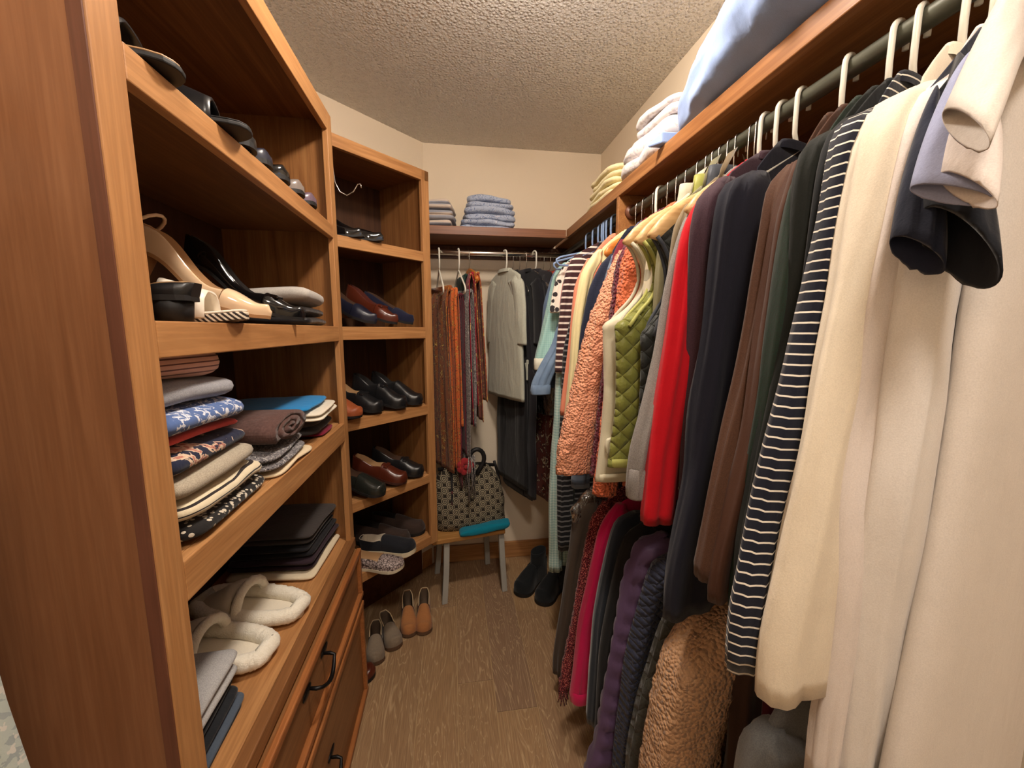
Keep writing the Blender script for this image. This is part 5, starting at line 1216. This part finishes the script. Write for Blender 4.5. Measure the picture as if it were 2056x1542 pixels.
for i in range(40):
    q = i / 39.0; zz = lerp(BZ - 0.088, 1.005, q); hw = lerp(0.05, 0.20, sstep(0, 0.16, q)); rings.append(ellring(0, 0, hw, 0.036 + 0.008 * nz(q * 9), zz - BZ, 36, 0.8, q * 8, 0.10, 3.0, 4.0))
m.loft(rings, False, False).build('garment_bag', PLB.m, t, 'clear shiny garment bag')
bg('trousers', 'black long trousers hanging behind the gray tunic', 'trousers', BY + 0.01, 22, [(0.12, 1.30), (0.15, 1.25), (0.155, 1.0), (0.16, 0.7)], 0.60, fab('black_crepe', C(26, 25, 27)), x=0.312, w0=0.11, w1=0.11, st=0.03, bhem=0.59, bw=0.15, collar=False, hg='wire', hglabel='wire hanger holding the black long trousers', sd=64.0)
bg('skirt', 'black long skirt between the trousers and the patterned skirts', 'skirt', BY + 0.01, 22, [(0.12, 1.25), (0.16, 1.20), (0.17, 1.0), (0.175, 0.7)], 0.54, fab('black_jersey2', C(36, 34, 38)), x=0.347, w0=0.11, w1=0.11, st=0.03, bhem=0.53, bw=0.14, collar=False, hg='wire', hglabel='wire hanger holding the black long skirt', sd=65.0)
for i, (lab, x, c1, c2, c3, kind) in enumerate((('rust red long skirt with cream border on the chrome rod', 0.475, C(104, 38, 26), C(64, 24, 20), C(206, 184, 150), 'blotch'), ('orange striped long skirt on the chrome rod', 0.51, C(170, 62, 34), C(112, 30, 26), C(222, 190, 140), 'multistripe'),
        ('purple gray patterned skirt on the chrome rod', 0.545, C(52, 46, 66), C(96, 90, 110), None, 'fleck'))):
    bg('skirt', lab, 'skirt', BY + 0.01, 22, [(0.13, 1.28), (0.16, 1.22), (0.17, 0.95), (0.175, 0.7)], 0.50 + 0.02 * i, fab('skirt_%d' % i, c1, kind, c2, c3, p=0.11, sc=20.0), x=x, w0=0.12, w1=0.12, st=0.04, bhem=0.5 + 0.02 * i, bw=0.14, collar=False, hg='wire', hglabel='wire hanger holding the ' + lab.split(' on')[0], sd=66.0 + i)

# ---------------------------------------------------------------- bag and teal cloth on the stool
SPI = N('swirl_print', 0.8, 0.2)
sc_ = 1 / 0.040
fx = SPI.math('SUBTRACT', SPI.math('FRACT', SPI.math('MULTIPLY', SPI.math('ADD', SPI.sep()[0], SPI.sep()[2]), sc_ * 0.7)), 0.5)
fy = SPI.math('SUBTRACT', SPI.math('FRACT', SPI.math('MULTIPLY', SPI.math('SUBTRACT', SPI.sep()[2], SPI.sep()[0]), sc_ * 0.7)), 0.5)
rad = SPI.math('SQRT', SPI.math('ADD', SPI.math('MULTIPLY', fx, fx), SPI.math('MULTIPLY', fy, fy)))
ang = SPI.math('ARCTAN2', fy, fx)
spv = SPI.math('SINE', SPI.math('ADD', SPI.math('MULTIPLY', rad, 30.0), ang))
SPI.color(SPI.mix(SPI.math('MULTIPLY', SPI.math('GREATER_THAN', spv, -0.1), SPI.math('LESS_THAN', rad, 0.52)), C(46, 40, 34), C(154, 143, 120)))
bag = thing('tote_bag', 'black and beige swirl print bag standing on the stool', 'bag', (0.075, 2.135, 0.3625), R(6))
m = M(); rings = []
for i in range(25):
    q = i / 24.0; zz = 0.335 * q; hw = 0.205 * (0.93 + 0.07 * math.sin(math.pi * q)) - 0.05 * q ** 2.0 - 0.02 * sstep(0.85, 1, q); hd = 0.10 * (1 - 0.55 * q ** 2) * (0.8 + 0.2 * sstep(0, 0.12, q))
    rings.append(ellring(-0.015 * q, 0, hw, hd, zz, 40, 0.6, q * 4, 0.06, 1.5, 2.0))
m.loft(rings).build('body', SPI.m, bag)
BKB = plain('black_bag_trim', C(26, 24, 24), 0.55)
m = M(); m.tube([(0.198 - 0.05 * (k / 10.0) ** 2, 0.035, 0.335 * k / 10.0) for k in range(11)], 0.008, 8).tube([(-0.17, 0, 0.325), (0.0, 0.01, 0.338), (0.14, 0, 0.325)], 0.010, 8); m.build('piping', BKB, bag)
m = M(); m.tube([(0.012, -0.07, 0.27), (0.012, -0.06, 0.32)] + [(0.035 + 0.040 * math.cos(R(a)), -0.05, 0.385 + 0.052 * math.sin(R(a))) for a in range(235, -60, -20)] + [(0.03, -0.06, 0.30)], 0.012, 10); m.build('handle', BKB, bag)
tc_ = thing('teal_scarf', 'teal rolled scarf lying on the front of the stool', 'scarf', (0.15, 2.025, 0.3625), R(7))
m = M(); m.blob((0, 0, 0.020), (0.135, 0.034, 0.021), 0.6, 0.3, 44, 12, 0, 0.012, 16.0, 3.0, (0.10, 0)); 
m.v = [(x, y, max(z, 0.0006)) for x, y, z in m.v]; m.build('cloth', fab('teal', C(14, 122, 146)), tc_)

# ---------------------------------------------------------------- garment at the far left of the frame
rod('short clothes rod on the left wall in front of the shelf unit', (-0.545, -0.9, 1.70), (-0.545, 0.535, 1.70), 0.013, RODDARK)
SAGE = fab('sage_print', C(176, 184, 176), 'fleck', C(150, 158, 156), C(200, 196, 186), sc=26.0)
lf = thing('cotton_blouse', 'pale sage cotton blouse with fine print at the left edge by the shelf unit', 'blouse', (-0.545, 0.40, 1.70), R(0))
m = M(); rings = []
for i in range(48):
    q = i / 47.0; zz = lerp(-0.085, -0.95, q); hw = interp([0, .09, .3, .62, 1.0], [0.05, 0.10, 0.105, 0.112, 0.135], q)
    rings.append(ellring(0.0, 0, hw, 0.03, zz, 36, 0.7, zz * 3, 0.10, 3.0, 7.0))
m.loft(rings).build('body', SAGE, lf)
hanger('plastic', 'white plastic hanger holding the pale sage blouse', -0.545, 0.40, 180, 1.70, 0.09, 0.05)
